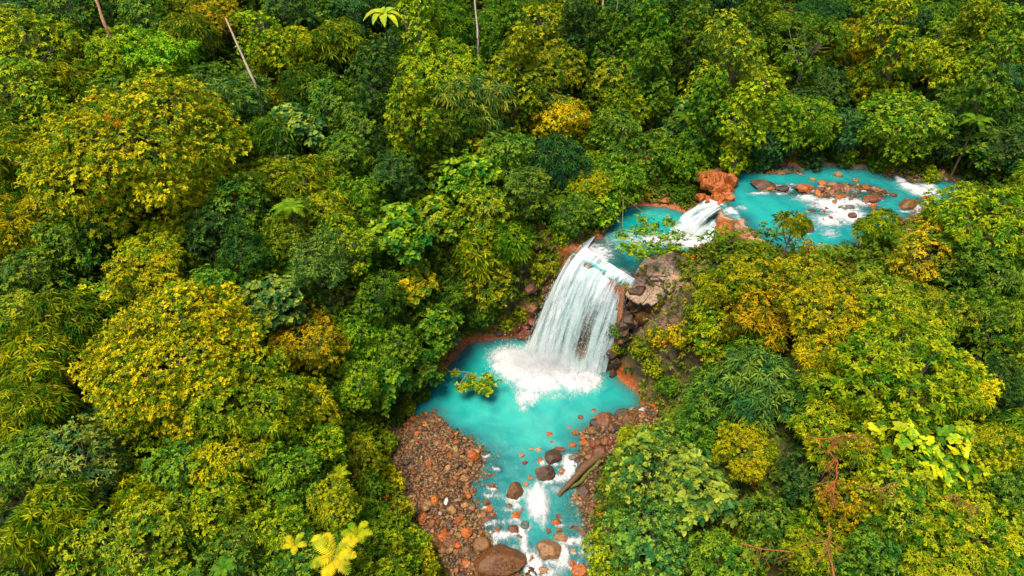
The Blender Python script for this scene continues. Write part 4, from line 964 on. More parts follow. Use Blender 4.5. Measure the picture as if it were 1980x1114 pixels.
B(1082,868,26,10,'r','flat reddish rock behind the dark boulder with orange patches')
B(1047,891,17,14,'o','orange rock on the left side of the dark boulder with orange patches')
B(1087,911,19,14,'p','pink-tan rock in the foam right of the dark brown boulder')
B(1120,892,18,20,'d','grey-brown boulder between foam and rubble on the right')
B(1105,885,20,14,'g','pale grey rock washed by foam beside the grey-brown boulder')
B(1068,932,9,8,'o','tiny orange rock at the foot of the dark brown boulder')
B(1026,924,10,12,'p','pale pink rock above the white plume')
B(1017,935,12,10,'p','pinkish rock left of the top of the white plume')
B(1082,997,13,12,'r','red-brown rock right of the lower end of the plume')
B(1076,1010,17,14,'o','orange rock under the red-brown rock right of the plume')
B(1062,1026,14,14,'r','dark red rock left of the smooth tan boulder')
B(1084,1024,20,14,'b','brown rock above the smooth tan boulder')
B(1114,1021,12,9,'r','red rock at the right side of the lower stream')
B(1127,1031,15,14,'d','dull round rock by the right bank of the lower stream')
B(1108,1066,13,11,'p','pink rock in the foam right of the big tan-brown boulder')
B(1131,1054,14,9,'b','thin brown rock near the right bank, lower stream')
B(1112,1050,12,7,'r','small red rock over the pink rock in the foam')
B(1105,1090,19,14,'o','orange rock near the bottom edge right of the big tan-brown boulder')
B(1121,1104,32,24,'o','large orange-mottled boulder at the bottom edge near the right bank')
B(1053,1104,24,18,'p','pale boulder washed by foam at the bottom edge')
B(1026,1080,20,16,'p','pink rock half drowned right of the huge orange slab')
B(902,1038,23,18,'o','vivid orange boulder above the round brown one')
B(856,1042,24,20,'o','orange boulder at the lower left of the gravel bank',zone='land')
B(872,1052,32,22,'b','brown boulder right of the lower left orange boulder',zone='land')
B(903,1066,20,16,'b','brown rock left of the round brown boulder',zone='land')
B(900,1092,14,13,'o','round orange rock left of the huge orange slab',kind='r',zone='land')
B(915,1104,20,13,'t','tan rock touching the left end of the huge orange slab')
B(888,1008,16,18,'o','orange-red rock low on the gravel bank',zone='land')
B(817,1003,16,17,'o','angular orange rock at the left rim of the lower gravel',zone='land')
B(887,974,18,12,'t','tan rock in the lower gravel near the water')
B(897,982,12,11,'p','pinkish rock beside the tan rock in the lower gravel')
B(796,811,20,15,'o','orange rock at the top left corner of the gravel bank',kind='r')
B(840,794,11,8,'r','small red-brown rock in the pool at the top of the gravel bank',kind='r')
B(861,797,8,6,'r','tiny rock in the pool off the top of the gravel bank')
B(807,841,9,10,'o','bright orange pebble rock in the upper gravel',zone='land')
B(863,971,9,12,'w','bluish-white pointed stone on the gravel bank',zone='land',kind='s',name='stone')
B(851,994,7,6,'w','small white round stone low on the gravel bank',zone='land',kind='s',name='stone')
B(852,915,7,5,'g','small grey stone in the middle of the gravel bank',zone='land',kind='s',name='stone')
B(1169,822,34,40,'r','big angular red-brown boulder at the right outlet of the pool',rot=.4)
B(1203,804,28,20,'d','dark brown boulder by the pool right of the angular red-brown one')
B(1146,840,20,15,'b','brown boulder left of the angular red-brown one')
B(1150,866,24,20,'r','reddish boulder in the right rubble')
B(1133,856,16,14,'o','orange boulder in the right rubble beside the water')
B(1170,868,24,20,'b','brown boulder high in the right rubble')
B(1195,838,22,16,'r','reddish rock under the dark brown boulder of the rubble')
B(1140,890,22,20,'b','brown boulder above the mossy log')
B(1225,792,15,10,'p','pale pinkish rock at the right corner of the pool')
B(1240,800,13,10,'w','whitish rock at the right corner of the pool beneath the cliff')
B(1130,955,26,30,'d','dark root-covered boulder under the mossy log')
B(1146,990,16,24,'r','red-brown boulder under the leaves of the right bank')
# upper river
B(1475,361,44,22,'d','dark wet boulder at the left of the river above the falls',zone='riv',sink=.15)
B(1488,366,18,12,'o','orange rock joined to the dark wet boulder of the river',zone='riv',sink=.15)
B(1512,368,24,14,'d','dark rock in the river right of the dark wet boulder',zone='riv',sink=.15)
B(1555,369,34,19,'o','bright orange boulder in the river rapids',zone='riv',sink=.15)
B(1590,355,15,15,'o','upright orange rock beyond the bright orange rapids boulder',zone='riv',sink=.15)
B(1572,348,15,10,'t','tan rock left of the upright orange rock',zone='riv',sink=.15)
B(1620,340,15,13,'t','round ochre boulder standing alone near the far bank',zone='riv',kind='r',sink=.15)
B(1609,359,12,9,'t','round ochre rock below the lone ochre boulder',zone='riv',kind='r',sink=.15)
B(1655,349,11,9,'t','small ochre rock right of the lone ochre boulder',zone='riv',kind='r',sink=.15)
B(1673,366,12,11,'o','orange-yellow rock in the brown shallows of the river',zone='riv',kind='r',sink=.15)
B(1689,365,9,7,'p','small pink rock beside the orange-yellow shallows rock',zone='riv',sink=.15)
B(1645,367,24,9,'g','flat grey rock in the brown shallows of the river',zone='riv',sink=.15)
B(1627,382,24,11,'o','flat orange rock at the head of the rapids foam',zone='riv',sink=.15)
B(1686,386,32,17,'r','red-brown boulder at the right of the rapids',zone='riv',sink=.15)
B(1638,403,34,13,'g','grey-blue slab washed by the rapids foam',zone='riv',sink=.15)
B(1589,426,14,12,'o','small orange rock in the lower rapids foam',zone='riv',sink=.15)
B(1604,422,11,8,'r','small red rock right of the small orange foam rock',zone='riv',sink=.15)
B(1648,418,14,12,'r','red rock in the foam behind the feathery tree',zone='riv',sink=.15)
B(1575,397,14,9,'o','orange-yellow rock behind the crown of the spindly tree',zone='riv',sink=.15)
B(1558,443,26,24,'d','brown boulder with moss right of the spindly tree trunk',zone='riv',sink=.15)
B(1755,398,38,20,'b','large brown boulder between the pool foam and the wide domed tree',zone='riv',sink=.15)
B(1728,378,16,10,'r','red rock left of the large brown boulder upriver',zone='riv',sink=.15)
B(1758,449,15,15,'p','pinkish rock in the rubble right of the feathery tree',zone='land')
B(1742,425,20,12,'b','brown rock in the rubble right of the feathery tree',zone='land')
B(1770,430,18,14,'r','reddish rock at the top of the rubble beside the domed tree',zone='land')
B(1745,470,22,12,'g','grey rock low in the rubble right of the feathery tree',zone='land')
B(1762,475,18,12,'o','orange rock low in the rubble beside the domed tree',zone='land')
B(1795,386,22,14,'o','orange rock at the right end of the river foam',zone='riv',sink=.15)
# rocky ground round the falls
B(1402,447,42,34,'o','orange ribbed boulder just below the short cascade',zone='land')
B(1430,452,30,20,'p','pale pink rock right of the orange ribbed boulder',zone='land')
B(1350,385,28,30,'d','dark brown boulder at the left foot of the big orange rock',zone='land')
B(1345,478,26,12,'r','reddish rock at the lower corner of the small upper pool',zone='land')
B(1285,392,30,12,'o','orange rock on the far shore of the small upper pool',zone='land')
B(1235,388,20,12,'o','small orange rock at the far left shore of the small upper pool',zone='land')
for px, py, w, c_, l_ in [(1152,822,24,'d','dark boulder at the left foot of the big angular red-brown one'),(1186,846,30,'d','large dark boulder in the middle of the right rubble'),(1160,888,26,'r','reddish boulder beside the thick end of the brown log'),(1136,872,20,'b','brown boulder at the waterside of the right rubble'),(1212,826,26,'b','brown boulder high up in the right rubble under the bushes'),(1128,848,14,'o','orange stone at the waterside of the right rubble'),(1176,806,18,'d','dark wet boulder between pool and rubble'),(1118,915,16,'d','dark boulder by the foam above the tip of the log')]: B(px, py, w, w*.85, c_, l_)
# layered outcrops: stacks of tilted slabs
def slab(w, d, t, seed, e=.3):
    V, T = ico(4); V = np.sign(V)*np.abs(V)**e; V = V*np.array([w, d, t]); V += .06*min(w, d)*np.stack([fbm(V*1.6+seed+k, seed+k, 3) for k in range(3)], 1); return V, T
def outcrop(px, py, n, wpx, col, label, tilt, zone='land', seed=0, lay=.32, yaw=0.0, step=.55, e=.3, ws=(.2, .5)):
    p, d = march(px, py, 0.2); r = np.random.default_rng(seed); g = Geo(); W = wpx*d/F/2
    for i in range(n):
        w = W*r.uniform(*ws); V, T = slab(w, w*r.uniform(.35, .6), lay*r.uniform(.5, .9), seed+i, e)
        a = r.normal(yaw, .3); R = np.array([[math.cos(a), -math.sin(a), 0], [math.sin(a), math.cos(a), 0], [0, 0, 1]]); V = V@R.T
        V[:, 2] += V[:, 0]*tilt[0]+V[:, 1]*tilt[1]
        off = np.array([r.uniform(-1, 1)*W*.6, r.uniform(-1, 1)*W*step, 0]); q = p+off; z = max(Tz(q[0], q[1]), p[2]-.9); V += off+np.array([0, 0, z-p[2]-lay*.25+.12*r.random()]); g.add(V, None, T)
    o = obj('rock_outcrop', g.mesh('rock_outcrop', [M_ROCK], True), None, tuple(p), color=RC[col]); return tag(o, label, 'rock outcrop')
outcrop(1258, 536, 30, 110, 'q', 'pale pinkish-grey layered rock right of the waterfall lip', (.1, .3), seed=301, yaw=.9, lay=.2, step=.75)
outcrop(1246, 578, 26, 90, 'q', 'lower edge of splintered pale rock hanging over the cliff right of the waterfall', (.25, .5), seed=340, lay=.2, yaw=-.35, step=.3)

outcrop(1372, 338, 12, 55, 'q', 'pale pink cap rock on top of the big orange ribbed rock', (0, .1), seed=390, lay=.25)
outcrop(1050, 530, 30, 80, 'r', 'grey-red rock ledge left of the waterfall', (.2, .4), seed=410, lay=.25, yaw=.5)
outcrop(1120, 450, 20, 60, 'b', 'brown rock ledge by the left end of the waterfall lip', (.2, .2), seed=430, lay=.25, yaw=.8)

def wallrocks(pa, pb, n, R, col, label, seed, spread=(.5, .5), bow=0.0):
    r = np.random.default_rng(seed); g = Geo(); pa, pb = np.array(pa, float), np.array(pb, float)
    for i in range(n):
        f = (i+r.random()*.6)/n; c = pa+(pb-pa)*np.array([f**.8, f**.8, f])+np.array([r.normal(0, spread[0]), r.normal(0, spread[1])+bow*f, 0]); s = R*r.uniform(.6, 1.25)
        V, T = ico(4)
        for _ in range(13):
            dd = norm(r.normal(0, 1, 3)); V = V-np.maximum(0, V@dd-r.uniform(.45, .8))[:, None]*dd*.96
        V = V*np.array([s, s*r.uniform(.6, .9), s*r.uniform(.6, 1.3)]); a = r.random()*3; M = np.array([[math.cos(a), -math.sin(a), 0], [math.sin(a), math.cos(a), 0], [0, 0, 1]]); V = V@M.T
        V *= (1+.2*fbm(V*1.5+i*7, seed+i, 5))[:, None]; V[:, 2] += V[:, 0]*r.normal(0, .25); g.add(V+c-pa, None, T)
    o = obj('rock_outcrop', g.mesh('rock_outcrop', [M_ROCK], True), None, tuple(pa), color=RC[col]); return tag(o, label, 'rock outcrop')
wallrocks(np.array(lip[-1])+[.55, -.35, -.5], np.array(base[-1])+[1.0, .1, .0], 34, .95, 'd', 'dark wet rock face along the right edge of the waterfall', 501, (.35, .35))
wallrocks(np.array(lip[-1])+[1.7, -.5, -1.2], at_z(1215, 725, 0)+[.8, .8, .3], 30, 1.15, 'b', 'brown rock ribs between the waterfall and the pool corner on the right', 640, (.6, .5))
wallrocks(np.array(lip[0])+[-1.1, .6, -.6], np.array(base[0])+[-.9, 1.4, .2], 24, 1.0, 'r', 'reddish-brown rock face along the left edge of the waterfall', 780, (.4, .4))
wallrocks(at_z(1372, 345, RV)+[-.4, 0, .9], at_z(1400, 384, RV)+[0, 0, -.3], 34, .95, 'o', 'big bright orange ribbed rock between river and short cascade', 370, (1.1, .6))
wallrocks(at_z(905, 655, 0)+[0, .9, .6], at_z(1015, 648, 0)+[0, 1.1, .9], 20, .95, 'd', 'low black rock wall in the recess left of the waterfall', 860, (.3, .35))
# stones one could count on the gravel banks, the smaller ones as one mass
def scatter(poly, n, lo, hi, group, label, seed, zf, cols, cond=None, count=0):
    r = np.random.default_rng(seed); P = []; mn, mx = poly.min(0), poly.max(0)
    while len(P) < n:
        q = r.uniform(mn, mx, (400, 2)); s = sdf(q, poly); q = q[s < -.1]; q = q[q[:, 1] > 25]
        if cond is not None: q = q[cond(q)]
        P += list(q)
    P = np.array(P[:n]); tz = terrain(P[:, 0], P[:, 1])
    for i in range(n):
        a = r.uniform(lo, hi)*(1 if r.random() < .8 else 1.35); c = cols[int(r.integers(len(cols)))]; nm = dict(o='bright orange', b='rust-brown', t='tan', d='dark brown', r='dull red', p='pinkish')[c]
        o = obj('stone', STONE[int(r.integers(8))], None, (P[i, 0], P[i, 1], tz[i]+a*.25), tuple(r.uniform(0, 6.28, 3)*[.15, .15, 1]), (a, a*r.uniform(.65, .95), a*r.uniform(.5, .75)), jit(RC[c], .2)); tag(o, nm+' '+label, 'stone', nm+' '+group)
scatter(BANK, 215, .18, .42, 'stones on the left gravel bank', 'stone among the larger ones strewn over the gravel bank left of the stream', 5, None, 'bbdttbdo')
scatter(RUB, 30, .2, .38, 'stones in the right rubble', 'stone in the rubble at the right outlet of the pool', 6, None, 'brrod')
RAP = np.array([at_z(*p, RV)[:2] for p in [(1540,375),(1600,362),(1700,372),(1690,405),(1650,440),(1600,440),(1560,410)]])
scatter(RAP, 46, .26, .55, 'stones in the river rapids', 'stone wet by the foam of the rapids in the upper river', 7, None, 'obrrdp')
RUB2 = np.array([at_z(*p, RV)[:2] for p in [(1742,326),(1800,330),(1840,328),(1900,335),(1830,352),(1815,345),(1760,346)]])
scatter(RUB2, 26, .22, .42, 'stones at the far right bank', 'stone heaped on the far bank where the river enters', 8, None, 'rpob')
def pebbles(name, label, poly, n, lo, hi, seed, pal, cond=None):
    r = np.random.default_rng(seed); mn, mx = poly.min(0)-.5, poly.max(0)+.5; q = r.uniform(mn, mx, (n*5, 2)); q = q[(sdf(q, poly) < .35) & (q[:, 1] > 25)]
    if cond is not None: q = q[cond(q)]
    q = q[:n]; V0, T0 = ico(1); tz = terrain(q[:, 0], q[:, 1]); k = len(q); s = r.uniform(lo, hi, (k, 1, 1))*r.uniform(.6, 1.1, (k, 1, 3))*np.array([1, 1, .7])
    a = r.random(k)*6.28; R = np.stack([np.stack([np.cos(a), -np.sin(a)], 1), np.stack([np.sin(a), np.cos(a)], 1)], 1)
    Vv = V0[None]*(1+.22*r.normal(0, 1, (k, len(V0), 1)))*s; Vv[:, :, :2] = np.einsum('kij,kvj->kvi', R, Vv[:, :, :2]); Vv += np.c_[q, tz+lo*.3][:, None]
    T = (np.arange(k)[:, None, None]*len(V0)+T0[None]).reshape(-1, 3); pal = np.array(pal); col = .85*pal[r.integers(0, len(pal), k)]*(1+r.normal(0, .2, (k, 1))); lv = np.repeat(np.clip(col, .01, 1), len(V0), 0)
    me = mesh(name, Vv.reshape(-1, 3), [T], lv, False, [M_PEB]); return tag(obj(name, me), label, kind='stuff')
def peb_mat():
    m, nt = newmat('pebbles'); n = N(nt); a = n('ShaderNodeAttribute', attribute_name='lv'); pos = n('ShaderNodeNewGeometry').outputs['Position']
    b = n.noise(pos, 6, 4, .7); col = n.mix(n.ramp(b, .3, .65), n.mix(1.0, a.outputs['Color'], c4(.4, .4, .4), 'MULTIPLY'), a.outputs['Color'])
    p = n('ShaderNodeBsdfPrincipled', {'Base Color': col, 'Roughness': .5}); out = n('ShaderNodeOutputMaterial'); nt.links.new(p.outputs[0], out.inputs[0]); return m
M_PEB = peb_mat(); PAL = [(.19,.08,.016), (.27,.13,.03), (.08,.045,.018), (.15,.075,.025), (.36,.2,.06), (.36,.11,.01), (.05,.035,.022), (.22,.16,.08), (.1,.045,.015)]
pebbles('gravel', 'rusty brown gravel filling the bank left of the stream', BANK, 7000, .07, .17, 21, PAL)
pebbles('rubble', 'broken reddish rubble at the right outlet of the pool', RUB, 1300, .09, .24, 22, PAL)
pebbles('riverbed_pebbles', 'brown and orange stones showing through the shallow stream', POOL, 5200, .1, .3, 23, PAL, lambda q: (q[:, 1] < 46.5) & (n2(q[:, 0], q[:, 1], .35, 88, 2) > -.35))
pebbles('river_rubble', 'small stones in the brown shallows of the upper river', RIV, 2600, .1, .3, 24, PAL, lambda q: (n2(q[:, 0], q[:, 1], .22, 89, 2) > .0) & (q[:, 0] > 28))
RUB3 = np.array([at_z(*p, RV)[:2] for p in [(1728,410),(1790,400),(1800,440),(1790,500),(1735,500),(1720,460)]])
pebbles('bank_rubble', 'loose reddish rubble beside the wide domed tree', RUB3, 1500, .1, .3, 25, PAL)
# ------------------------------------------------------------------ logs, bare trunks, branches over the water, ferns
def limb(name, pts, r, label, cat, color, taper=.4, seed=0, n=10, wob=.08):
    pts = np.array(pts, float); s = np.linspace(0, 1, len(pts)); t = np.linspace(0, 1, 22); P = np.stack([np.interp(t, s, pts[:, k]) for k in range(3)], 1)
    P += wob*np.stack([fbm(np.c_[t*4+seed, t*0+k, t*0], 300+seed, 2) for k in range(3)], 1); V, Q = tube(P-P[0], r*(1-(1-taper)*t)*(1+.15*fbm(np.c_[t*9, t*0, t*0+seed], 310, 2)), n)
    o = obj(name, mesh(name, V, [Q], None, True, [M_BARK]), None, tuple(P[0]), color=color); return tag(o, label, cat)
a = at_low(1158, 893); b = at_low(1112, 930); c = at_low(1078, 962)
limb('log', [a+[0, 0, 1.5], b+[0, 0, .9], c+[0, 0, .15]], .4, 'thick brown log with mossy tip slanting into the stream from the right bank', 'log', (.17, .085, .03), .45, 1, 10, .22)
a = at_low(1160, 905); c = at_low(1105, 948); limb('log', [a+[0, 0, 1.1], c+[0, 0, .35]], .26, 'thinner yellow-green mossy log lying along the thick brown one', 'log', (.13, .15, .01), .5, 2, 10, .2)
def polepts(p0, p1, h0, h1, n=4):
    A, d = march(*p0, h0); B_ = at_depth(*p1, d+h1); return [B_+(A-B_)*k/(n-1) for k in range(n)]
def at_depth(px, py, t): return np.array([0, 0, H])+ray(px, py)*t
def pole(foot, top, r, label, color, lean=0.0, name='bare_tree'):
    A, d = march(*foot, 8.5); g = float(Tq(A[0], A[1])); B_ = at_depth(*top, d+lean)
    return limb(name, [np.array([A[0]*1.0, A[1]+1.0, g-.5]), A, (A+B_)/2, B_], r*.62, label, 'tree', color, .6, int(foot[0]), 8)
pole((205, 54), (180, -14), .36, 'leaning reddish-brown bare trunk in the upper left', (.42, .2, .1))
pole((491, 158), (436, 36), .26, 'long thin pale leaning trunk in the upper left', (.5, .36, .27))
pole((924, 78), (918, -12), .24, 'thin grey bare trunk at the top edge near the middle', (.42, .36, .3))
pole((1167, 20), (1165, -14), .26, 'short reddish trunk showing at the top edge', (.42, .25, .17))
pole((1190, 36), (1196, -12), .12, 'very thin stem right of the short reddish trunk', (.25, .22, .12))
pole((82, 330), (30, 312), .16, 'bent orange-brown branch at the left edge beside the huge domed tree', (.45, .2, .03), name='bare_branch')['category'] = 'branch'
# leafy branches reaching over the water
def spray(name, root_, segs, blobs, label, leaf, tint, seed, rb=.1):
    r = np.random.default_rng(seed); o = link(bpy.data.objects.new(name, None)); root_ = np.array(root_); o.location = tuple(root_); tag(o, label, 'branch'); g = Geo()
    for s in segs:
        s = np.array(s)-root_; t = np.linspace(0, 1, 14); k = np.linspace(0, 1, len(s)); P = np.stack([np.interp(t, k, s[:, i]) for i in range(3)], 1)
        P[:, 2] += .25*np.sin(t*3.1); V, Q = tube(P, rb*(1-.75*t), 5); g.add(V, Q)
    for c, R in blobs:
        c = np.array(c)-root_
        for _ in range(5):
            e = c+r.normal(0, .5, 3)*R*[1, 1, .4]; V, Q = tube(np.linspace(c, e, 5), rb*.22*np.ones(5), 4); g.add(V, Q)
    obj('twigs', g.mesh('twigs', [M_BARK], True), o, color=(.34, .24, .04)); PP = []
    for c, R in blobs: PP.append(np.array(c)-root_+r.normal(0, .48, (int(30*R*R)+14, 3))*R*[1, 1, .35])
    PP = np.concatenate(PP); Nn = norm(r.normal(0, .35, PP.shape)+[0, 0, 1]); V, Q, lv = leaves(PP, Nn, seed=seed, **leaf); obj('foliage', mesh('foliage', V, [Q], lv, False, [M_GLOSS]), o, color=TINT[tint]); return o
Z = UP+4.5
z = lambda px, py, h=Z: at_z(px, py, h)
rt, _ = march(1178, 350, 1.0)
spray('overhanging_branch', rt, [[rt, z(1205, 385), z(1240, 412), z(1290, 425)], [z(1205, 385), z(1203, 440), z(1208, 470)], [z(1240, 412), z(1250, 450), z(1262, 478)], [z(1240, 412), z(1290, 425), z(1312, 455)]],
      [(z(1215, 480), 1.3), (z(1240, 450), 1.2), (z(1262, 440), 1.0), (z(1262, 480), 1.3), (z(1205, 455), .9), (z(1295, 430), .9), (z(1312, 455), .8), (z(1300, 478), .8), (z(1285, 460), .8), (z(1235, 495), .8), (z(1240, 425), .7)],
      'sparse green branch with yellowish twigs hanging over the small upper pool', dict(k=4, Ln=.3, W=.2, spread=(.8, 1.5), droop=.25, hexed=True), 'L', 501, .035)
z2 = lambda px, py, h=1.8: at_z(px, py, h)
r2, _ = march(845, 700, 1.0)
spray('overhanging_branch', r2, [[r2, z2(870, 722), z2(905, 722), z2(935, 735)], [z2(905, 722), z2(890, 745), z2(893, 762)]],
      [(z2(945, 735), 1.0), (z2(930, 748), 1.0), (z2(910, 745), .8), (z2(893, 752), .6), (z2(882, 722), .45), (z2(942, 755), .6), (z2(915, 728), .4)],
      'olive leafy branch hanging over the plunge pool', dict(k=6, Ln=.3, W=.22, spread=(.8, 1.5), droop=.25, hexed=True), 'YG', 502, .08)
r3, _ = march(800, 730, 1.2)
spray('overhanging_branch', r3, [[r3, z2(838, 722), z2(855, 722)]], [(z2(850, 722), .6), (z2(842, 742), .5), (z2(830, 730), .6)],
      'small leafy branch at the left shore of the plunge pool', dict(k=6, Ln=.3, W=.22, spread=(.8, 1.5), droop=.25, hexed=True), 'L', 503, .07)
# orange dead branches
def dead(pxs, h, r, label, seed, sub=7, col=(.32, .12, .02), ln=1.7, name='dead_branch'):
    p0, d = march(*pxs[0], h); rr = np.random.default_rng(seed); pts = np.array([at_depth(px, py, d-.0) for px, py in pxs]); t = np.linspace(0, 1, 24); k = np.linspace(0, 1, len(pts))
    P = np.stack([np.interp(t, k, pts[:, i]) for i in range(3)], 1); P += .18*np.stack([fbm(np.c_[t*5, t*0+i, t*0+seed], 400, 2) for i in range(3)], 1); g = Geo(); r = r*.4; V, Q = tube(P-P[0], r*(1-.6*t), 6); g.add(V, Q)
    for i in range(int(sub*1.8)):
        j = int(rr.integers(3, 23)); q = P[j]-P[0]; dr_ = norm(np.array([rr.normal(0, .6), rr.normal(-.3, .4), -abs(rr.normal(.8, .4))])); tt = np.linspace(0, 1, 8)[:, None]; L_ = ln*rr.uniform(.3, 1.1)
        C_ = q+dr_*tt*L_+np.array([0, 0, -.4])*tt**2+.12*rr.normal(0, 1, (1, 3))*tt; V, Q = tube(C_, r*.45*(1-.7*tt[:, 0]), 5); g.add(V, Q)
        for _ in range(2): V, Q = tube(C_[4]+norm(rr.normal(0, 1, 3)+[0, 0, -.4])*np.linspace(0, .6*L_*.6, 4)[:, None], r*.2*np.ones(4), 4); g.add(V, Q)
    return tag(obj(name, g.mesh(name, [M_BARK], True), None, tuple(P[0]), color=col), label, 'branch')
dead([(1432,1052),(1480,1062),(1530,1068),(1575,1082),(1600,1108)], 11.5, .16, 'long orange dead branch with hanging twigs near the bottom edge', 1, 14)
dead([(1612,1120),(1604,1080),(1600,1050),(1606,1010)], 13, .2, 'upright orange dead stem at the bottom edge', 2, 8)
dead([(1600,870),(1625,895),(1615,930),(1605,950)], 12.5, .17, 'rusty dead spray hanging in the crown right of the pale trees', 3, 16, (.4,.1,.015), 1.6)
dead([(1560,845),(1590,850),(1640,840),(1690,850)], 12.5, .13, 'rusty dead branch lying across the tree with dead sprays', 4, 14, (.4,.1,.015), 1.4)
dead([(1660,940),(1700,945),(1740,930)], 12.5, .15, 'short orange dead branch among the large-leaved trees', 5, 6, ln=.9)
dead([(1830,960),(1860,965),(1885,975)], 12.5, .13, 'orange dead twig tangle at the lower right', 6, 9, ln=.9)
dead([(1290,607),(1320,605),(1355,608)], 2.2, .09, 'thin orange branch sticking out over the cliff right of the waterfall', 7, 3, ln=.6)
# ferns and giant-leaved plants
def frond(name, L, w, n, droop, seed, leaflet=.3, stem=.03, pin=True):
    g = Geo(); t = np.linspace(0, 1, 14); x = L*t*(1-.12*t); z_ = L*(.35*np.sin(t*1.7)-droop*t*t); P = np.stack([x, 0*t, z_], 1); V, Q = tube(P, stem*(1.1-t), 5); g.add(V, Q)
    r = np.random.default_rng(seed); B_ = []; 
    for i in range(n):
        f = .08+.9*i/n; p = np.array([np.interp(f, t, P[:, k]) for k in range(3)]); ww = w*math.sin(math.pi*min(.97, f*.8+.16))
        for s in (-1, 1):
            d = norm(np.array([.42, s*1.0, -.12+.1*r.normal()])); S = np.array([.9, -s*.35, 0]); S = norm(S)*leaflet*.5*L/n*3.0
            e = p+d*ww*(.9+.2*r.random()); m = p+(e-p)*.5; b = len(B_); V = np.array([p-S*.4, m-S*.5, e+[0, 0, -.12*ww], m+S*.5, p+S*.4, p]); g.add(V+[0, 0, .01], [[0, 1, 3, 4], [1, 2, 3, 3]][:1], [[1, 2, 3]], np.tile([[.5, r.random(), 0]], (6, 1)))
    return g.mesh(name, [M_LEAF])
FR = frond('frond', 2.1, .62, 15, .35, 1, .6)
FR2 = frond('frond', 2.3, .5, 20, .6, 2, .6)
def fern(px, py, rpx, h, nf, tint, label, me, L, tilt=.1, cat='fern', name='tree_fern', stemh=None, azs=None, part='frond'):
    p, d = march(px, py, h); s = rpx*d/F/L; g = float(Tq(p[0], p[1])); o = link(bpy.data.objects.new(name, None)); o.location = (p[0], p[1], g); tag(o, label, cat)
    n = 8; t = np.linspace(0, 1, n); V, Q = tube(np.stack([.1*np.sin(t*3), .1*t, t*h-.3], 1), .12*(1.2-.5*t), 7); obj('trunk', mesh('trunk', V, [Q], None, True, [M_BARK]), o, color=(.12, .07, .03))
    for i in range(nf):
        a = azs[i] if azs else i*6.283/nf+rng.normal(0, .15); obj(part, me, o, (0, 0, h-.35), (rng.normal(0, .12), -tilt+rng.normal(0, .12), a), (s*rng.uniform(.85, 1.1),)*3, jit(TINT[tint], .06))
    return o
TINT['F'] = (.44, .33, .007); TINT['GL'] = (.42, .44, .012)
fern(645, 1075, 62, 6.5, 7, 'F', 'big bright yellow fern with broad toothed fronds at the bottom edge', FR, 2.1)
fern(570, 1052, 32, 5.5, 5, 'F', 'smaller yellow fern left of the big bright yellow fern', FR, 2.1)
fern(690, 1030, 36, 5.5, 6, 'Y', 'yellow fern behind and right of the big bright yellow fern', FR, 2.1)
fern(655, 915, 26, 5.0, 6, 'YG', 'small green-yellow fern on the bank above the yellow ferns', FR2, 2.3)
fern(1330, 225, 40, 5.5, 8, 'G', 'dark green tree fern in the shade of the far slope', FR2, 2.3)
fern(960, 460, 34, 5.0, 8, 'L', 'light green tree fern on the slope left of the waterfall', FR2, 2.3)
fern(560, 395, 42, 8.0, 9, 'L', 'green palm-like fern in the middle left slope', FR2, 2.3)
fern(1890, 230, 40, 8.0, 8, 'G', 'dull green palm-like fern on the far right slope', FR2, 2.3)
fern(430, 1095, 30, 9.0, 6, 'G', 'dark green fern at the bottom edge left of the yellow ferns', FR, 2.1)
def big_leaf(name, L, W, seed):
    t = np.linspace(0, 1, 12); u = np.linspace(-1, 1, 5); T_, U_ = np.meshgrid(t, u, indexing='ij'); w = W*np.sin(np.pi*np.clip(T_*.93+.04, 0, 1))**.7*(1+.05*np.sin(T_*40))
    P = np.stack([L*T_*(1-.15*T_), w*U_*.5, L*(.5*T_-.85*T_**2)+.18*W*np.abs(U_)+.02*np.sin(T_*45)], 2).reshape(-1, 3); return mesh(name, P, [grid_faces(12, 5)], np.tile([[.5, .5, 0]], (60, 1)), True, [M_GLOSS])
BL = big_leaf('leaf', 2.4, .8, 1)
fern(741, 25, 44, 11.0, 10, 'GL', 'giant-leaved bright yellow-green plant at the top edge', BL, 2.4, .15, 'plant', 'giant_leaf_plant', part='leaf')
fern(1918, 275, 28, 3.0, 6, 'L', 'star of long green leaves at the edge of the river bank, far right', BL, 2.4, .1, 'plant', 'giant_leaf_plant', part='leaf')
fern(1348, 632, 15, 1.2, 3, 'GL', 'two or three broad pale leaves hanging on the cliff right of the waterfall', BL, 2.4, -.1, 'plant', 'giant_leaf_plant', part='leaf')
fern(845, 265, 34, 5, 6, 'T', 'dark green clump of long upright banana-like leaves in the middle of the slope', BL, 2.4, .5, 'plant', 'giant_leaf_plant', part='leaf')
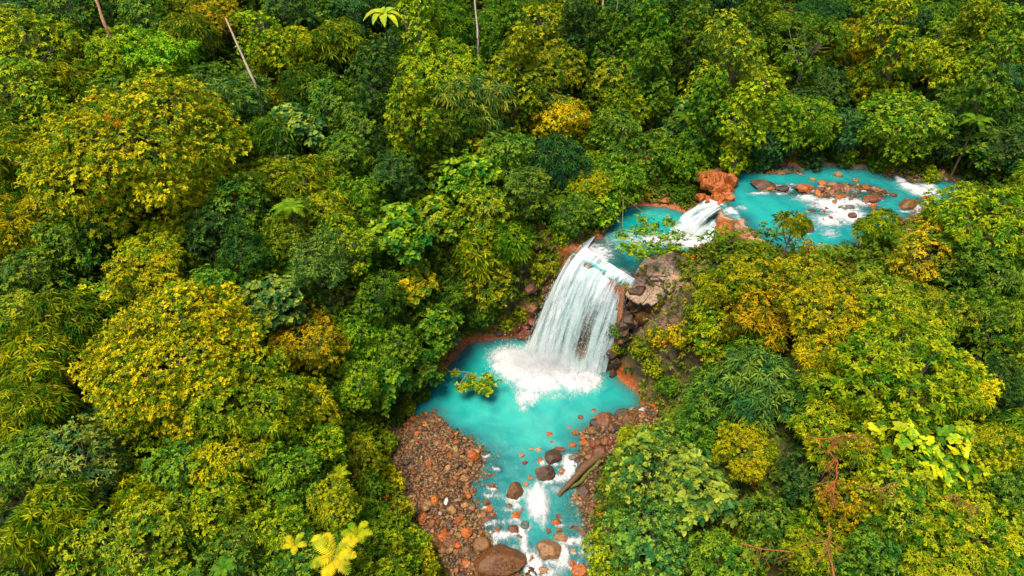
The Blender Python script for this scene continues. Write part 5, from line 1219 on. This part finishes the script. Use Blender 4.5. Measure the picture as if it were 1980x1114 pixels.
# shrubs on the cliff and banks
for px, py, r, ti, lab in [
 (1182,640,14,'G','small bush on the wet wall at the very edge of the waterfall, middle height'),(1172,680,13,'YG','small bush on the wet wall at the very edge of the waterfall, lowest'),(1195,630,18,'G','bush on the cliff face just right of the waterfall, topmost'),(1200,665,18,'YG','bush low on the cliff face right of the waterfall'),(1245,665,24,'YG','bush in the middle of the cliff right of the waterfall'),
 (1275,645,24,'O','orange-tinted bush on the cliff right of the waterfall'),(1270,705,24,'YG','bush on the lower cliff right of the pool'),(1300,740,24,'G','bush at the foot of the cliff near the pool corner'),
 (1320,640,26,'O','dull orange bush at the shady right end of the cliff'),(1010,600,18,'YG','small mossy bush left of the waterfall'),(975,615,22,'YG','bush over the dark recess beside the waterfall'),(925,610,24,'G','bush at the left end of the dark recess'),
 (1215,855,20,'YG','bush on the rubble below the pool corner'),(1190,905,22,'G','bush right of the mossy log'),(812,758,20,'G','bush leaning over the left shore of the plunge pool, upper of two'),(786,786,20,'YG','bush leaning over the left shore of the plunge pool, lower of two'),(765,800,22,'G','bush at the left corner of the gravel bank'),(745,850,24,'YG','bush left of the top of the gravel bank'),
 (748,925,30,'Y','bush left of the middle of the gravel bank'),(772,985,30,'O','orange-tinged bush left of the lower gravel'),(806,1050,34,'Y','bush above the bottom end of the gravel bank'),(820,1095,34,'Y','yellow bush at the bottom edge left of the gravel'),
 (740,1060,40,'YG','bush between the yellow fern and the gravel bank'),(1400,300,26,'L','low bright bush on the far bank behind the orange rock'),(1450,305,24,'L','low bright bush on the far bank, left of the dark bush tree'),
 (1570,300,26,'T','low dark bush on the far bank under the left bright tree'),(1640,298,24,'G','low bush on the far bank between the bright trees'),(1700,312,22,'G','low bush under the right bright tree'),(1090,455,20,'YG','bush on the red rocks up and left of the waterfall lip'),
 (1320,370,18,'G','bush just left of the dark boulder by the orange rock'),(1470,480,22,'YG','bush at the near bank of the river behind the golden trees'),(1600,488,26,'YG','bush at the near bank between spindly and feathery trees'),(1560,475,16,'O','orange-tinted bush by the mossy boulder at the near bank'),(1800,335,16,'YG','low bush beyond the stones at the far right bank')]:
    tree(px, py, r, 'shrub', ti, lab)
# lower trees that close the canopy between the named ones
r = np.random.default_rng(99); n = 0; cand = np.c_[r.uniform(-85, 100, 6000), r.uniform(12, 128, 6000)]
t_, dp_, du_, dv_, db_, dr_, L_ = terrain(cand[:, 0], cand[:, 1], True); dn_ = np.minimum(np.minimum(dp_, du_), np.minimum(dv_, np.minimum(db_, dr_)))
for (x, y), tz, dn in zip(cand, t_, dn_):
    if dn < 6 or n > 170: continue
    dz = tz+4-H; dep = y*math.cos(PITCH)-dz*math.sin(PITCH); px = CX+F*x/dep; py = CY-F*(y*math.sin(PITCH)+dz*math.cos(PITCH))/dep
    if not (-80 < px < 2060 and -70 < py < 1180): continue
    if 1180 < px < 1500 and 560 < py < 800: continue
    R = r.uniform(2.6, 4.2)
    if not keep_clear(np.array([x]), np.array([y]))[0]: continue
    if any((x-a)**2+(y-b)**2 < (.62*(c+R))**2 for a, b, c in SPOTS): continue
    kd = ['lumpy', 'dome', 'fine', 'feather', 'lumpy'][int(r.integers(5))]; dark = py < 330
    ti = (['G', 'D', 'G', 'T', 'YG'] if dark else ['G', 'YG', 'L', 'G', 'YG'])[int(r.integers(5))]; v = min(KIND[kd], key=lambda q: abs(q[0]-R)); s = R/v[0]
    side = ('far slope behind the river' if px > 1400 else 'top middle' if px > 850 else 'top left quarter' if px > 420 else 'top left corner') if dark else ('left edge' if px < 330 else 'left slope' if px < 1000 else 'right bank')
    o = link(bpy.data.objects.new('tree', None)); o.location = (x, y, tz-1.2-v[1]*s*.15); o.rotation_euler.z = r.random()*6.28; o.scale = (s, s, s*.85)
    cn = dict(G='mid green', D='dark green', T='blue-green', YG='yellow-green', L='light green')[ti]
    tag(o, 'lower '+cn+' tree between larger crowns, '+side, 'tree', cn+' gap trees, '+side)
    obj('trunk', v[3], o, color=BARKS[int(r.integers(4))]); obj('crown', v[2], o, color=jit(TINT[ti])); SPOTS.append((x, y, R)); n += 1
print('gap trees', n)
